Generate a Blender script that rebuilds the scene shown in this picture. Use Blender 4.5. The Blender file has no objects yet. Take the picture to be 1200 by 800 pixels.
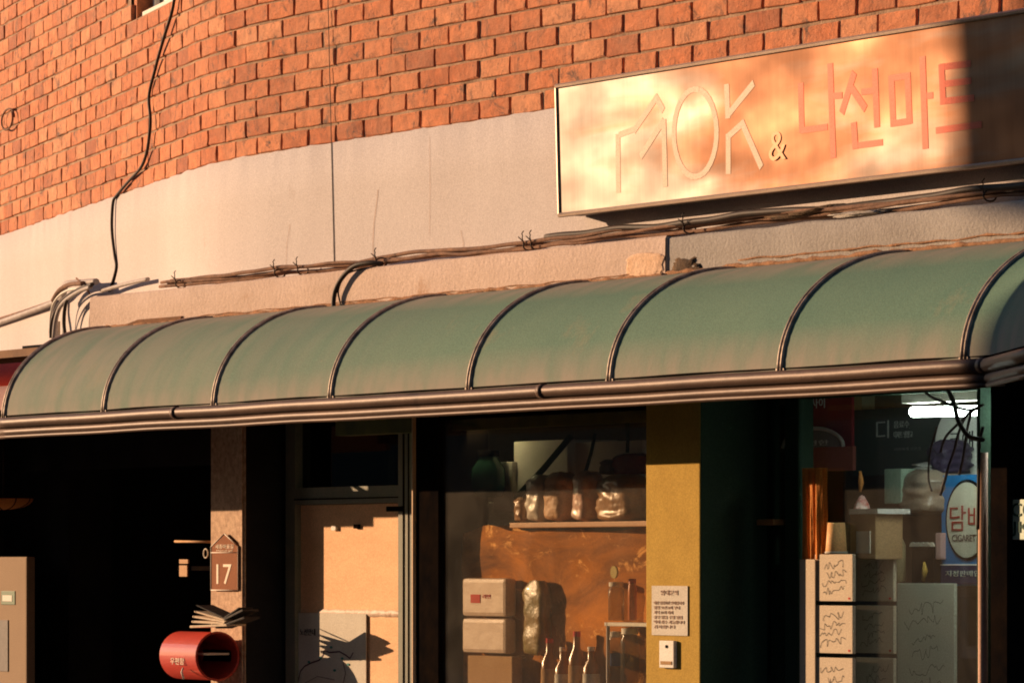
import bpy, bmesh, math, random
from mathutils import Vector, Matrix, noise
random.seed(7)
S = bpy.context.scene
COL = S.collection
R = math.radians

# ------------------------------------------------------------------ camera
# The facade runs along X (right in the photo = +X), its outside faces -Y.
TH = R(59.45)
FW = Vector((-math.sin(TH), math.cos(TH), 0)); RT = Vector((math.cos(TH), math.sin(TH), 0)); UP = Vector((0, 0, 1))
F = 5760.0; HY = 660.0
CAM = Vector((13.865, -8.182, 1.6))
cd = bpy.data.cameras.new('camera'); cam = bpy.data.objects.new('camera', cd); COL.objects.link(cam)
cam.location = CAM
cam.rotation_euler = (R(90), 0, math.atan2(-FW.x, FW.y))
cd.lens = 36 * F / 1200; cd.sensor_width = 36; cd.shift_y = (HY - 400) / 1200
cd.clip_start = 0.1; cd.clip_end = 3000
cd.dof.use_dof = False
S.camera = cam

# ------------------------------------------------------------------ light
SUN = Vector((-0.86, -0.51, 0.184)).normalized()
EL = math.asin(SUN.z); AZ = math.atan2(SUN.x, SUN.y)
w = bpy.data.worlds.new('World'); S.world = w; w.use_nodes = True
nt = w.node_tree; bg = nt.nodes['Background']
sky = nt.nodes.new('ShaderNodeTexSky'); sky.sky_type = 'NISHITA'; sky.sun_disc = False
sky.sun_elevation = EL; sky.sun_rotation = AZ; sky.air_density = 1.0; sky.dust_density = 0.6; sky.ozone_density = 3.0
nt.links.new(sky.outputs[0], bg.inputs[0]); bg.inputs[1].default_value = 0.08
sd = bpy.data.lights.new('sun', 'SUN'); sun = bpy.data.objects.new('sun', sd); COL.objects.link(sun)
sd.energy = 5.0; sd.angle = R(0.3); sd.color = (1.0, 0.64, 0.37)
sun.rotation_euler = (-SUN).to_track_quat('-Z', 'Y').to_euler(); sun.location = (-20, -15, 12)
S.view_settings.view_transform = 'Standard'; S.view_settings.look = 'None'
S.view_settings.exposure = 0.62; S.view_settings.gamma = 1.0
S.cycles.filter_width = 1.9

# ------------------------------------------------------------------ helpers
def at(px, py, y=0.0):
    """the point of the vertical plane Y=y that is seen at a pixel of the 1200x800 photo"""
    a = (px - 600) / F; b = (HY - py) / F
    d = FW + a * RT + b * UP
    t = (y - CAM.y) / d.y
    return CAM + d * t
def X(px, y=0.0): return at(px, 0, y).x
def Z(px, py, y=0.0): return at(px, py, y).z
def proj(p):
    d = Vector(p) - CAM; dep = d.dot(FW)
    return 600 + F * d.dot(RT) / dep, HY - F * d.z / dep

# ---- materials
MATS = {}
def mat(name, c, rough=0.8, metal=0.0, spec=0.15, c2=None, scale=6.0, mix=0.5, bump=0.0, bscale=60.0, detail=6.0,
        stretch=(1, 1, 1), c3=None, s3=2.0, t3=0.6, emit=None, estr=0.0, coat=0.0, rand=0.0, trans=0.0, grain=.16):
    if name in MATS: return MATS[name]
    m = bpy.data.materials.new(name); m.use_nodes = True; n = m.node_tree; L = n.links
    b = n.nodes['Principled BSDF']; b.inputs['Roughness'].default_value = rough; b.inputs['Metallic'].default_value = metal
    b.inputs['Specular IOR Level'].default_value = spec; b.inputs['Coat Weight'].default_value = coat
    b.inputs['Base Color'].default_value = (*c, 1)
    tc = n.nodes.new('ShaderNodeTexCoord'); mp = n.nodes.new('ShaderNodeMapping')
    mp.inputs['Scale'].default_value = stretch; L.new(tc.outputs['Object'], mp.inputs[0])
    vec = mp.outputs[0]
    out = None
    if c2 is not None:
        t = n.nodes.new('ShaderNodeTexNoise'); t.inputs['Scale'].default_value = scale; t.inputs['Detail'].default_value = detail
        t.inputs['Roughness'].default_value = 0.62
        L.new(vec, t.inputs['Vector'])
        r = n.nodes.new('ShaderNodeMapRange'); r.inputs[1].default_value = 0.5 - 0.22; r.inputs[2].default_value = 0.5 + 0.22
        L.new(t.outputs[0], r.inputs[0])
        mx = n.nodes.new('ShaderNodeMix'); mx.data_type = 'RGBA'
        mx.inputs[6].default_value = (*c, 1); mx.inputs[7].default_value = (*c2, 1)
        ml = n.nodes.new('ShaderNodeMath'); ml.operation = 'MULTIPLY'; ml.inputs[1].default_value = mix * 2 if mix < 0.5 else 1.0
        L.new(r.outputs[0], ml.inputs[0]); L.new(ml.outputs[0], mx.inputs[0]); out = mx.outputs[2]
    if c3 is not None:
        t = n.nodes.new('ShaderNodeTexNoise'); t.inputs['Scale'].default_value = s3; t.inputs['Detail'].default_value = 9
        t.inputs['Roughness'].default_value = 0.7
        L.new(vec, t.inputs['Vector'])
        r = n.nodes.new('ShaderNodeMapRange'); r.inputs[1].default_value = t3; r.inputs[2].default_value = t3 + 0.1
        L.new(t.outputs[0], r.inputs[0])
        mx = n.nodes.new('ShaderNodeMix'); mx.data_type = 'RGBA'
        if out: L.new(out, mx.inputs[6])
        else: mx.inputs[6].default_value = (*c, 1)
        mx.inputs[7].default_value = (*c3, 1); L.new(r.outputs[0], mx.inputs[0]); out = mx.outputs[2]
    if rand:
        oi = n.nodes.new('ShaderNodeObjectInfo')
        hs = n.nodes.new('ShaderNodeHueSaturation')
        r = n.nodes.new('ShaderNodeMapRange'); r.inputs[3].default_value = 1 - rand; r.inputs[4].default_value = 1 + rand
        L.new(oi.outputs['Random'], r.inputs[0]); L.new(r.outputs[0], hs.inputs['Value'])
        if out: L.new(out, hs.inputs['Color'])
        else: hs.inputs['Color'].default_value = (*c, 1)
        out = hs.outputs[0]
    if grain:
        t = n.nodes.new('ShaderNodeTexNoise'); t.inputs['Scale'].default_value = 230; t.inputs['Detail'].default_value = 2
        L.new(tc.outputs['Object'], t.inputs['Vector'])
        r = n.nodes.new('ShaderNodeMapRange'); r.inputs[1].default_value = .3; r.inputs[2].default_value = .7; r.inputs[3].default_value = 1 - grain; r.inputs[4].default_value = 1 + grain
        L.new(t.outputs[0], r.inputs[0]); hs = n.nodes.new('ShaderNodeHueSaturation'); L.new(r.outputs[0], hs.inputs['Value'])
        if out: L.new(out, hs.inputs['Color'])
        else: hs.inputs['Color'].default_value = (*c, 1)
        out = hs.outputs[0]
    if out: L.new(out, b.inputs['Base Color'])
    if bump:
        t = n.nodes.new('ShaderNodeTexNoise'); t.inputs['Scale'].default_value = bscale; t.inputs['Detail'].default_value = 8
        L.new(vec, t.inputs['Vector'])
        bp = n.nodes.new('ShaderNodeBump'); bp.inputs['Strength'].default_value = 1.0; bp.inputs['Distance'].default_value = bump
        L.new(t.outputs[0], bp.inputs['Height']); L.new(bp.outputs[0], b.inputs['Normal'])
    if emit: b.inputs['Emission Color'].default_value = (*emit, 1); b.inputs['Emission Strength'].default_value = estr
    if trans: b.inputs['Transmission Weight'].default_value = trans
    MATS[name] = m
    return m

def glass_mat(name, tint=(0.9, 0.92, 0.9), rough=0.03, bump=0.0, dirt_haze=0.0):
    m = bpy.data.materials.new(name); m.use_nodes = True; n = m.node_tree; L = n.links; n.nodes.clear()
    o = n.nodes.new('ShaderNodeOutputMaterial'); mx = n.nodes.new('ShaderNodeMixShader')
    tr = n.nodes.new('ShaderNodeBsdfTransparent'); tr.inputs[0].default_value = (*tint, 1)
    gl = n.nodes.new('ShaderNodeBsdfGlossy'); gl.inputs['Roughness'].default_value = rough
    fr = n.nodes.new('ShaderNodeFresnel'); geo_ = n.nodes.new('ShaderNodeNewGeometry'); ir = n.nodes.new('ShaderNodeMapRange'); ir.inputs[3].default_value = 1.5; ir.inputs[4].default_value = 1 / 1.5
    L.new(geo_.outputs['Backfacing'], ir.inputs[0]); L.new(ir.outputs[0], fr.inputs[0])
    L.new(fr.outputs[0], mx.inputs[0]); L.new(tr.outputs[0], mx.inputs[1]); L.new(gl.outputs[0], mx.inputs[2])
    tc = n.nodes.new('ShaderNodeTexCoord')
    if bump:
        t = n.nodes.new('ShaderNodeTexNoise'); t.inputs['Scale'].default_value = 3.0
        L.new(tc.outputs['Object'], t.inputs['Vector'])
        bp = n.nodes.new('ShaderNodeBump'); bp.inputs['Strength'].default_value = 1; bp.inputs['Distance'].default_value = bump
        L.new(t.outputs[0], bp.inputs['Height']); L.new(bp.outputs[0], gl.inputs['Normal'])
    last = mx.outputs[0]
    if dirt_haze:
        df = n.nodes.new('ShaderNodeBsdfDiffuse'); df.inputs[0].default_value = (0.55, 0.5, 0.42, 1)  # dusty film that also stands in for hazy reflections on the panes
        t = n.nodes.new('ShaderNodeTexNoise'); t.inputs['Scale'].default_value = 5; t.inputs['Detail'].default_value = 12
        t.inputs['Distortion'].default_value = 1.4
        L.new(tc.outputs['Object'], t.inputs['Vector'])
        r = n.nodes.new('ShaderNodeMapRange'); r.inputs[1].default_value = 0.35; r.inputs[2].default_value = 0.75; r.inputs[3].default_value = dirt_haze * .45; r.inputs[4].default_value = dirt_haze
        L.new(t.outputs[0], r.inputs[0])
        m2 = n.nodes.new('ShaderNodeMixShader'); L.new(r.outputs[0], m2.inputs[0]); L.new(last, m2.inputs[1]); L.new(df.outputs[0], m2.inputs[2]); last = m2.outputs[0]
    L.new(last, o.inputs[0])
    return m

# ---- mesh building in world coordinates
class MB:
    def __init__(s): s.v = []; s.f = []; s.sm = []
    def add(s, vs, fs, smooth=False):
        k = len(s.v); s.v += [tuple(v) for v in vs]; s.f += [tuple(i + k for i in f) for f in fs]; s.sm += [smooth] * len(fs); return s
    def box(s, x0, x1, y0, y1, z0, z1, c=0.0):
        if x0 > x1: x0, x1 = x1, x0
        if y0 > y1: y0, y1 = y1, y0
        if z0 > z1: z0, z1 = z1, z0
        if c <= 0:
            vs = [(x, y, z) for z in (z0, z1) for (x, y) in ((x0, y0), (x1, y0), (x1, y1), (x0, y1))]
            return s.add(vs, [(3, 2, 1, 0), (4, 5, 6, 7), (0, 1, 5, 4), (1, 2, 6, 5), (2, 3, 7, 6), (3, 0, 4, 7)])
        bm = bmesh.new(); bmesh.ops.create_cube(bm, size=1)
        for v in bm.verts: v.co = Vector(((x0 + x1) / 2 + v.co.x * (x1 - x0), (y0 + y1) / 2 + v.co.y * (y1 - y0), (z0 + z1) / 2 + v.co.z * (z1 - z0)))
        c = min(c, (x1 - x0) * .45, (y1 - y0) * .45, (z1 - z0) * .45)
        bmesh.ops.bevel(bm, geom=list(bm.edges), offset=c, segments=2, profile=.6, affect='EDGES')
        return s.bm(bm)
    def bm(s, bm, smooth=False):
        bm.verts.ensure_lookup_table(); bm.verts.index_update()
        s.add([v.co.copy() for v in bm.verts], [[v.index for v in f.verts] for f in bm.faces], smooth); bm.free(); return s
    def tube(s, pts, r, seg=8, smooth=True, caps=True):
        pts = [Vector(p) for p in pts]; n = len(pts); rs = r if isinstance(r, (list, tuple)) else [r] * n
        vs = []; up = Vector((0.13, 0.27, 1)).normalized(); prev = None
        for i, p in enumerate(pts):
            t = (pts[min(i + 1, n - 1)] - pts[max(i - 1, 0)]).normalized()
            a = (prev - t * prev.dot(t)) if prev else (Vector((0, 1, 0.1)) if abs(t.z) > .9 else up).cross(t)
            if a.length < 1e-6: a = Vector((1, 0, 0)).cross(t)
            a.normalize(); prev = a; b = t.cross(a)
            vs += [p + (a * math.cos(2 * math.pi * k / seg) + b * math.sin(2 * math.pi * k / seg)) * rs[i] for k in range(seg)]
        fs = [(i * seg + k, i * seg + (k + 1) % seg, (i + 1) * seg + (k + 1) % seg, (i + 1) * seg + k) for i in range(n - 1) for k in range(seg)]
        s.add(vs, fs, smooth)
        if caps:
            k = len(s.v) - n * seg
            s.f += [tuple(k + j for j in reversed(range(seg))), tuple(k + (n - 1) * seg + j for j in range(seg))]; s.sm += [False, False]
        return s
    def strip(s, rows, smooth=True, close=False):
        n = len(rows[0]); vs = [p for r in rows for p in r]
        return s.add(vs, [(i * n + k, i * n + k + 1, (i + 1) * n + k + 1, (i + 1) * n + k) for i in range(len(rows) - 1) for k in range(n - 1)], smooth)
    def prism(s, poly, y0, y1):
        """poly: list of (x,z) counter-clockwise seen from -Y; extruded from y0 (front) to y1"""
        n = len(poly); vs = [(x, y0, z) for x, z in poly] + [(x, y1, z) for x, z in poly]
        return s.add(vs, [tuple(range(n)), tuple(reversed(range(n, 2 * n)))] + [(i, i + n, (i + 1) % n + n, (i + 1) % n) for i in range(n)])
    def mesh(s, name, m, org=(0, 0, 0)):
        me = bpy.data.meshes.new(name); o = Vector(org)
        me.from_pydata([Vector(v) - o for v in s.v], [], s.f); me.polygons.foreach_set('use_smooth', s.sm)
        if m: me.materials.append(m)
        me.update(); return me
    def build(s, name, m, parent=None, org=None, **kw):
        wo = Vector(org) if org is not None else (wloc(parent) if parent else Vector((0, 0, 0)))
        o = bpy.data.objects.new(name, s.mesh(name, m, wo)); COL.objects.link(o)
        if parent: o.parent = parent; o.location = wo - wloc(parent)
        else: o.location = wo
        return tag(o, **kw)
def wloc(o):
    v = Vector(o.location)
    while o.parent: o = o.parent; v += Vector(o.location)
    return v
def tag(o, label=None, cat=None, group=None, kind=None):
    if label: o['label'] = label
    if cat: o['category'] = cat
    if group: o['group'] = group
    if kind: o['kind'] = kind
    return o
def thing(name, label, cat, loc, group=None):
    o = bpy.data.objects.new(name, None); COL.objects.link(o); o.location = loc; o.empty_display_size = .1
    return tag(o, label, cat, group)
def smooth_path(pts, n=6):
    pts = [Vector(p) for p in pts]; out = []
    for i in range(len(pts) - 1):
        p0 = pts[max(i - 1, 0)]; p1 = pts[i]; p2 = pts[i + 1]; p3 = pts[min(i + 2, len(pts) - 1)]
        for k in range(n):
            t = k / n
            out.append(0.5 * ((2 * p1) + (p2 - p0) * t + (2 * p0 - 5 * p1 + 4 * p2 - p3) * t * t + (3 * p1 - p0 - 3 * p2 + p3) * t ** 3))
    out.append(pts[-1]); return out
def text_part(name, s, m, x0, x1, z0, z1, y, parent, thick=0.0015, **kw):
    cu = bpy.data.curves.new(name, 'FONT'); cu.body = s; cu.extrude = 0.5; cu.resolution_u = 3
    t = bpy.data.objects.new('tmp', cu); COL.objects.link(t)
    dg = bpy.context.evaluated_depsgraph_get(); me = bpy.data.meshes.new_from_object(t.evaluated_get(dg))
    bpy.data.objects.remove(t); bpy.data.curves.remove(cu)
    me.name = name
    xs = [v.co.x for v in me.vertices] or [0, 1]; ys = [v.co.y for v in me.vertices] or [0, 1]
    ax, bx, ay, by = min(xs), max(xs), min(ys), max(ys)
    org = wloc(parent)
    for v in me.vertices:
        c = v.co.copy()
        v.co = Vector((x0 + (c.x - ax) / (bx - ax + 1e-9) * (x1 - x0), y - (0 if c.z < 0 else thick), z0 + (c.y - ay) / (by - ay + 1e-9) * (z1 - z0))) - org
    me.materials.clear(); me.materials.append(m)
    o = bpy.data.objects.new(name, me); COL.objects.link(o); o.parent = parent
    return tag(o, **kw)
def scribble(mb, x0, x1, z0, z1, y, n, seed, w=0.0012):
    rr = random.Random(seed)
    for k in range(n):
        zc = z1 - (z1 - z0) * (k + .5) / n; xa = x0 + rr.uniform(0, .3) * (x1 - x0); xb = x1 - rr.uniform(0, .3) * (x1 - x0)
        m = 14; pts = []
        amp = (z1 - z0) / n * .45
        for i in range(m):
            t = i / (m - 1); pts.append((xa + (xb - xa) * t + rr.uniform(-.008, .008), zc + rr.uniform(-amp, amp) + (t - .5) * amp))
        pts = [(q.x, q.z) for q in smooth_path([(a_, 0, b_) for a_, b_ in pts], 4)]
        for (ax, az), (bx, bz) in zip(pts, pts[1:]):
            d = Vector((bx - ax, bz - az)); nn = Vector((-d.y, d.x)).normalized() * w
            mb.add([(ax - nn.x, y, az - nn.y), (bx - nn.x, y, bz - nn.y), (bx + nn.x, y, bz + nn.y), (ax + nn.x, y, az + nn.y)], [(0, 1, 2, 3)])
    return mb

# ---- palette
M_mortar = mat('mortar', (.50, .34, .23), .95, c2=(.20, .13, .09), scale=9, bump=.004, bscale=90)
M_plaster = mat('painted_plaster', (.62, .565, .55), .92, c2=(.53, .475, .46), scale=1.6, bump=.0010, bscale=120, c3=(.44, .36, .32), s3=2.4, t3=.62, stretch=(1, 1, .45))
M_ledge = mat('ledge_plaster', (.60, .47, .40), .92, c2=(.50, .38, .31), scale=4, bump=.003, bscale=60, c3=(.40, .24, .15), s3=3, t3=.64)
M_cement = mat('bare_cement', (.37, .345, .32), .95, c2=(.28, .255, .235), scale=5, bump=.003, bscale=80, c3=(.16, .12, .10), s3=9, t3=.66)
M_rubble = mat('dark_rubble', (.06, .045, .035), .95, c2=(.15, .09, .05), scale=30, bump=.006, bscale=90)
M_sealant = mat('crumbling_sealant', (.42, .22, .12), .95, c2=(.20, .11, .06), scale=18, bump=.004, bscale=70)
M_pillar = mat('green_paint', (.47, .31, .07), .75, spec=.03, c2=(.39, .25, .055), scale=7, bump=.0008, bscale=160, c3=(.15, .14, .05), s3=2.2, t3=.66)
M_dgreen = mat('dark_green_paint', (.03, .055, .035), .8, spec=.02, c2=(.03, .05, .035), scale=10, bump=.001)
M_frame = mat('grey_green_aluminium', (.17, .19, .15), .6, spec=.1, c2=(.24, .22, .17), scale=12, bump=.0005)
M_black = mat('black_frame', (.004, .004, .005), .9, spec=0.0, c2=(.012, .008, .006), scale=14)
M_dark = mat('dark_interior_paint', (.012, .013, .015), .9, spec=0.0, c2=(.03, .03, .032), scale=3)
M_cable = mat('black_rubber', (.02, .016, .014), .6, c2=(.06, .035, .025), scale=30)
M_cabletan = mat('painted_over_cable', (.30, .17, .11), .85, c2=(.10, .055, .04), scale=14, bump=.002)
M_pipe = mat('grey_plastic_pipe', (.42, .38, .36), .6, c2=(.30, .25, .23), scale=15)
M_whiteish = mat('white_paint', (.75, .72, .66), .6, c2=(.62, .58, .5), scale=8)
M_paper = mat('paper', (.62, .58, .50), .9, c2=(.54, .49, .41), scale=8, bump=.0006, bscale=40)
M_ink = mat('black_ink', (.03, .03, .035), .8)
M_redink = mat('red_ink', (.5, .03, .02), .7)
M_white = mat('white_print', (.8, .8, .78), .6)
M_card = mat('cardboard', (.42, .26, .13), .9, c2=(.36, .21, .10), scale=9, bump=.0006)

def brick_material(name, rand_obj):
    m = bpy.data.materials.new(name); m.use_nodes = True; n = m.node_tree; L = n.links; b = n.nodes['Principled BSDF']
    b.inputs['Roughness'].default_value = .88
    if rand_obj: oi = n.nodes.new('ShaderNodeObjectInfo'); rnd = oi.outputs['Random']
    else: oi = n.nodes.new('ShaderNodeNewGeometry'); rnd = oi.outputs['Random Per Island']
    cr = n.nodes.new('ShaderNodeValToRGB'); e = cr.color_ramp.elements
    e[0].position = 0; e[0].color = (.36, .10, .04, 1); e[1].position = 1; e[1].color = (.64, .26, .12, 1)
    for p, c in ((.08, (.45, .125, .04, 1)), (.3, (.55, .165, .057, 1)), (.55, (.59, .185, .066, 1)), (.8, (.62, .21, .08, 1))):
        k = cr.color_ramp.elements.new(p); k.color = c
    L.new(rnd, cr.inputs[0])
    geo = n.nodes.new('ShaderNodeNewGeometry')
    def ns(scale, det=8, rough=.65, dist=0):
        t = n.nodes.new('ShaderNodeTexNoise'); t.inputs['Scale'].default_value = scale; t.inputs['Detail'].default_value = det
        t.inputs['Roughness'].default_value = rough; t.inputs['Distortion'].default_value = dist; L.new(geo.outputs['Position'], t.inputs['Vector']); return t
    t1 = ns(22); r1 = n.nodes.new('ShaderNodeMapRange'); r1.inputs[1].default_value = .3; r1.inputs[2].default_value = .7; r1.inputs[3].default_value = .66; r1.inputs[4].default_value = 1.28
    L.new(t1.outputs[0], r1.inputs[0])
    hs = n.nodes.new('ShaderNodeHueSaturation'); L.new(cr.outputs[0], hs.inputs['Color']); L.new(r1.outputs[0], hs.inputs['Value'])
    t2 = ns(9, 10, .75, .6); r2 = n.nodes.new('ShaderNodeMapRange'); r2.inputs[1].default_value = .555; r2.inputs[2].default_value = .64
    L.new(t2.outputs[0], r2.inputs[0])
    mx = n.nodes.new('ShaderNodeMix'); mx.data_type = 'RGBA'; mx.inputs[7].default_value = (.085, .04, .028, 1)
    L.new(hs.outputs[0], mx.inputs[6]); L.new(r2.outputs[0], mx.inputs[0])
    t3 = ns(3.2, 6); r3 = n.nodes.new('ShaderNodeMapRange'); r3.inputs[1].default_value = .42; r3.inputs[2].default_value = .78; r3.inputs[4].default_value = .5
    L.new(t3.outputs[0], r3.inputs[0])
    m3 = n.nodes.new('ShaderNodeMix'); m3.data_type = 'RGBA'; m3.inputs[7].default_value = (.58, .30, .17, 1)
    L.new(mx.outputs[2], m3.inputs[6]); L.new(r3.outputs[0], m3.inputs[0]); L.new(m3.outputs[2], b.inputs['Base Color'])
    t4 = ns(34, 9, .75, 1.2); r4 = n.nodes.new('ShaderNodeMapRange'); r4.inputs[1].default_value = .54; r4.inputs[2].default_value = .66; r4.inputs[4].default_value = .8
    L.new(t4.outputs[0], r4.inputs[0]); m4 = n.nodes.new('ShaderNodeMix'); m4.data_type = 'RGBA'; m4.inputs[7].default_value = (.22, .08, .04, 1)
    L.new(m3.outputs[2], m4.inputs[6]); L.new(r4.outputs[0], m4.inputs[0]); L.new(m4.outputs[2], b.inputs['Base Color'])
    tb = ns(75, 8, .7); bp = n.nodes.new('ShaderNodeBump'); bp.inputs['Strength'].default_value = 1; bp.inputs['Distance'].default_value = .006
    L.new(tb.outputs[0], bp.inputs['Height']); L.new(bp.outputs[0], b.inputs['Normal'])
    return m
M_brick = brick_material('fired_brick', True); M_brick2 = brick_material('fired_brick_small', False)

# ------------------------------------------------------------------ ground
M_asph = mat('asphalt', (.05, .05, .05), .9, c2=(.07, .065, .06), scale=30, bump=.004, bscale=120)
M_pave = mat('concrete_pavement', (.14, .13, .12), .9, c2=(.10, .09, .08), scale=9, bump=.003)
MB().add([(-800, -800, 0), (800, -800, 0), (800, 800, 0), (-800, 800, 0)], [(0, 1, 2, 3)]).build('ground', M_pave, kind='structure')
MB().add([(-90, -7.2, .004), (60, -7.2, .004), (60, -1.7, .004), (-90, -1.7, .004)], [(0, 1, 2, 3)]).build('road', M_asph, kind='structure')
MB().box(-60, 40, -1.65, 1.0, -.2, .12, .01).build('pavement', M_pave, kind='structure')
MB().box(-60, 40, -9.9, -7.25, -.2, .12, .01).build('far_pavement', M_pave, kind='structure')

# ------------------------------------------------------------------ the shop building
BLD = thing('corner_building', 'old brick corner building with a rounded corner, plaster band and ground floor shop windows', 'building', (0, 0, 0))
SC = -1.585; RC = 4.0; AC = math.atan(.249)
def wall(s, off=0.0):
    """point of the upper wall at arc position s, pushed outwards by off; and its heading angle"""
    if s >= SC: return Vector((s, -off, 0)), 0.0
    d = SC - s
    if d <= RC * AC:
        a = d / RC; c = Vector((SC, RC, 0)); r = RC + off
        return c + Vector((-math.sin(a) * r, -math.cos(a) * r, 0)), -a
    c = Vector((SC, RC, 0)); r = RC + off
    e = c + Vector((-math.sin(AC) * r, -math.cos(AC) * r, 0)); q = d - RC * AC
    return e + Vector((-math.cos(AC) * q, math.sin(AC) * q, 0)), -AC
def s_of(px, py_z=None):
    lo, hi = -9.0, 5.0
    for _ in range(40):
        m = (lo + hi) / 2
        if proj(wall(m)[0] + Vector((0, 0, 3)))[0] < px: lo = m
        else: hi = m
    return lo
def zw(s, py, off=0.0):
    p = wall(s, off)[0]; return 1.6 + (HY - py) / F * (p - CAM).dot(FW)
ZB = 3.066
SL, SR = -8.5, 5.6
ss = []
k = SL
while k < SR: ss.append(k); k += .09
ss.append(SR)
# small upper window at the top left: its opening
WS0 = s_of(157); WS1 = s_of(214) + .35; WZ = zw(WS0, 29)
WROW = round((WZ - ZB) / .067)
WZ = ZB + WROW * .067
def wall_sheet(name, m, off, z0f, z1f, nz=1, jit=0, kw={}):
    mb = MB(); rows = []
    for j in range(nz + 1):
        r = []
        for s in ss:
            p = wall(s, off)[0]; r.append((p.x, p.y, z0f(s) + (z1f(s) - z0f(s)) * j / nz))
        rows.append(r)
    mb.strip(rows, smooth=True)
    return mb.build(name, m, BLD, **kw)
# mortar behind the bricks, leaving the window opening out
mb = MB()
for a, b in zip(ss, ss[1:]):
    pa, pb = wall(a, -.0015)[0], wall(b, -.0015)[0]
    segs = [(2.9, 6.4)]
    if b > WS0 and a < WS1: segs = [(2.9, WZ), (WZ + 1.1, 6.4)]
    for z0, z1 in segs: mb.add([(pa.x, pa.y, z0), (pb.x, pb.y, z0), (pb.x, pb.y, z1), (pa.x, pa.y, z1)], [(0, 1, 2, 3)], True)
mb.build('mortar_bed', M_mortar, BLD)
# back mass of the building
mb = MB()
pts = [(wall(s, -.5)[0].x, wall(s, -.5)[0].y) for s in (SL, -6, -4, -2.56, -2, -1.585, 0, 6)]
outl = pts + [(6, 8), (-10, 8)]
n = len(outl)
mb.add([(x, y, 2.5) for x, y in outl] + [(x, y, 6.4) for x, y in outl], [tuple(range(n)), tuple(range(n, 2 * n))] + [(i, (i + 1) % n, (i + 1) % n + n, i + n) for i in range(n)])
mb.build('upper_floor', M_mortar, BLD)
mb = MB()
for a, b in zip(ss, ss[1:]):
    pa, pb, qa, qb = wall(a, .04)[0], wall(b, .04)[0], wall(a, -.6)[0], wall(b, -.6)[0]
    mb.add([(pa.x, pa.y, 6.4), (pb.x, pb.y, 6.4), (qb.x, qb.y, 6.4), (qa.x, qa.y, 6.4), (pa.x, pa.y, 6.6), (pb.x, pb.y, 6.6), (qb.x, qb.y, 6.6), (qa.x, qa.y, 6.6)],
           [(0, 3, 2, 1), (4, 5, 6, 7), (0, 1, 5, 4), (2, 3, 7, 6)])
mb.build('roof_coping', M_cement, BLD)

# plaster band with a slightly ragged upper edge
mb = MB(); rows = [[], [], [], []]
ssf = [SL + i * .03 for i in range(int((SR - SL) / .03) + 1)]
for s in ssf:
    top = ZB + .004 + .007 * noise.noise(Vector((s * 9, 0, 3))) + .004 * noise.noise(Vector((s * 30, 0, 3)))
    lowz = 2.28
    for r, (z, o) in enumerate(((lowz, .012), (2.9, .012), (top - .006, .012), (top, -.006))):
        p = wall(s, o)[0]; rows[r].append((p.x, p.y, z))
mb.strip(rows); mb.build('plaster_band', M_plaster, BLD)
# fine vertical joint lines and cracks in the plaster: thin dark grooves
def crack(pts, w=.0016):
    mb = MB()
    P = [at(x, y, -.014) for x, y in pts]
    for a, b in zip(P, P[1:]):
        mb.add([(a.x - w, a.y, a.z), (b.x - w, b.y, b.z), (b.x + w, b.y, b.z), (a.x + w, a.y, a.z)], [(0, 1, 2, 3)])
    mb.build('plaster_crack', M_sealant, BLD)
crack([(443, 222), (441, 240), (438, 262), (437, 285), (437, 305)], .0012)
crack([(540, 270), (543, 285), (542, 300)], .0009)
crack([(503, 160), (504, 220), (503, 275)], .0006)
crack([(340, 262), (336, 285), (335, 312)], .0007)

# bricks
def brick_mesh(k, w=.189, h=.0572):
    rr = random.Random(100 + k); hw, hh = w / 2, h / 2; c = .0018; j = .0014
    per = [(-hw, -hh), (0, -hh), (hw, -hh), (hw, 0), (hw, hh), (0, hh), (-hw, hh), (-hw, 0)]
    back = []; mid = []; fr = []
    for i, (x, z) in enumerate(per):
        big = rr.random() < .12
        cx = c + (rr.uniform(.003, .006) if big and i % 2 == 0 else rr.uniform(0, .0015))
        dx, dz = rr.uniform(-j, j), rr.uniform(-j, j)
        back.append((x, .05, z)); mid.append((x + dx, cx * .9, z + dz))
        fr.append((x + dx - math.copysign(cx, x) * (x != 0), rr.uniform(-.0015, .0015), z + dz - math.copysign(cx, z) * (z != 0)))
    vs = back + mid + fr; fs = []
    for a in (0, 8):
        for i in range(8): fs.append((a + i, a + (i + 1) % 8, a + 8 + (i + 1) % 8, a + 8 + i))
    vs.append((0, -.001 + rr.uniform(-.001, .001), 0))
    for i in range(8): fs.append((16 + i, 16 + (i + 1) % 8, 24))
    return vs, fs
PROT = [brick_mesh(k) for k in range(16)]
HALF = [brick_mesh(50 + k, .088) for k in range(4)]
bricks = []
rows_n = 36; rr = random.Random(5)
for r in range(rows_n):
    z = ZB + .033 + r * .067
    off = (.1 if r % 2 else 0) + rr.uniform(-.012, .012)
    nb = int((SR - SL) / .2) + 1
    for i in range(nb):
        s = SL + off + i * .2 + rr.uniform(-.003, .003)
        if s > SR - .1: continue
        inwin = (s + .1 > WS0 and s - .1 < WS1 and WROW <= r < WROW + 16)
        if inwin and not (s - .06 > WS1 or s + .06 < WS0): continue
        p, a = wall(s, .005 + rr.uniform(-.002, .002))
        x, y = proj((p.x, p.y, z))
        vis = -14 < x < 1214 and -12 < y
        if vis and x > 660 and y > 105 - (x - 650) * .16 + 14: vis = False
        bricks.append((s, p, a, z + rr.uniform(-.0012, .0012), (p - CAM).length, vis, rr.randrange(16), rr.uniform(-.006, .006)))
visb = sorted([b for b in bricks if b[5]], key=lambda b: b[4])
hero = set(id(b) for b in visb[:300])
meshes = []
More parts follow.
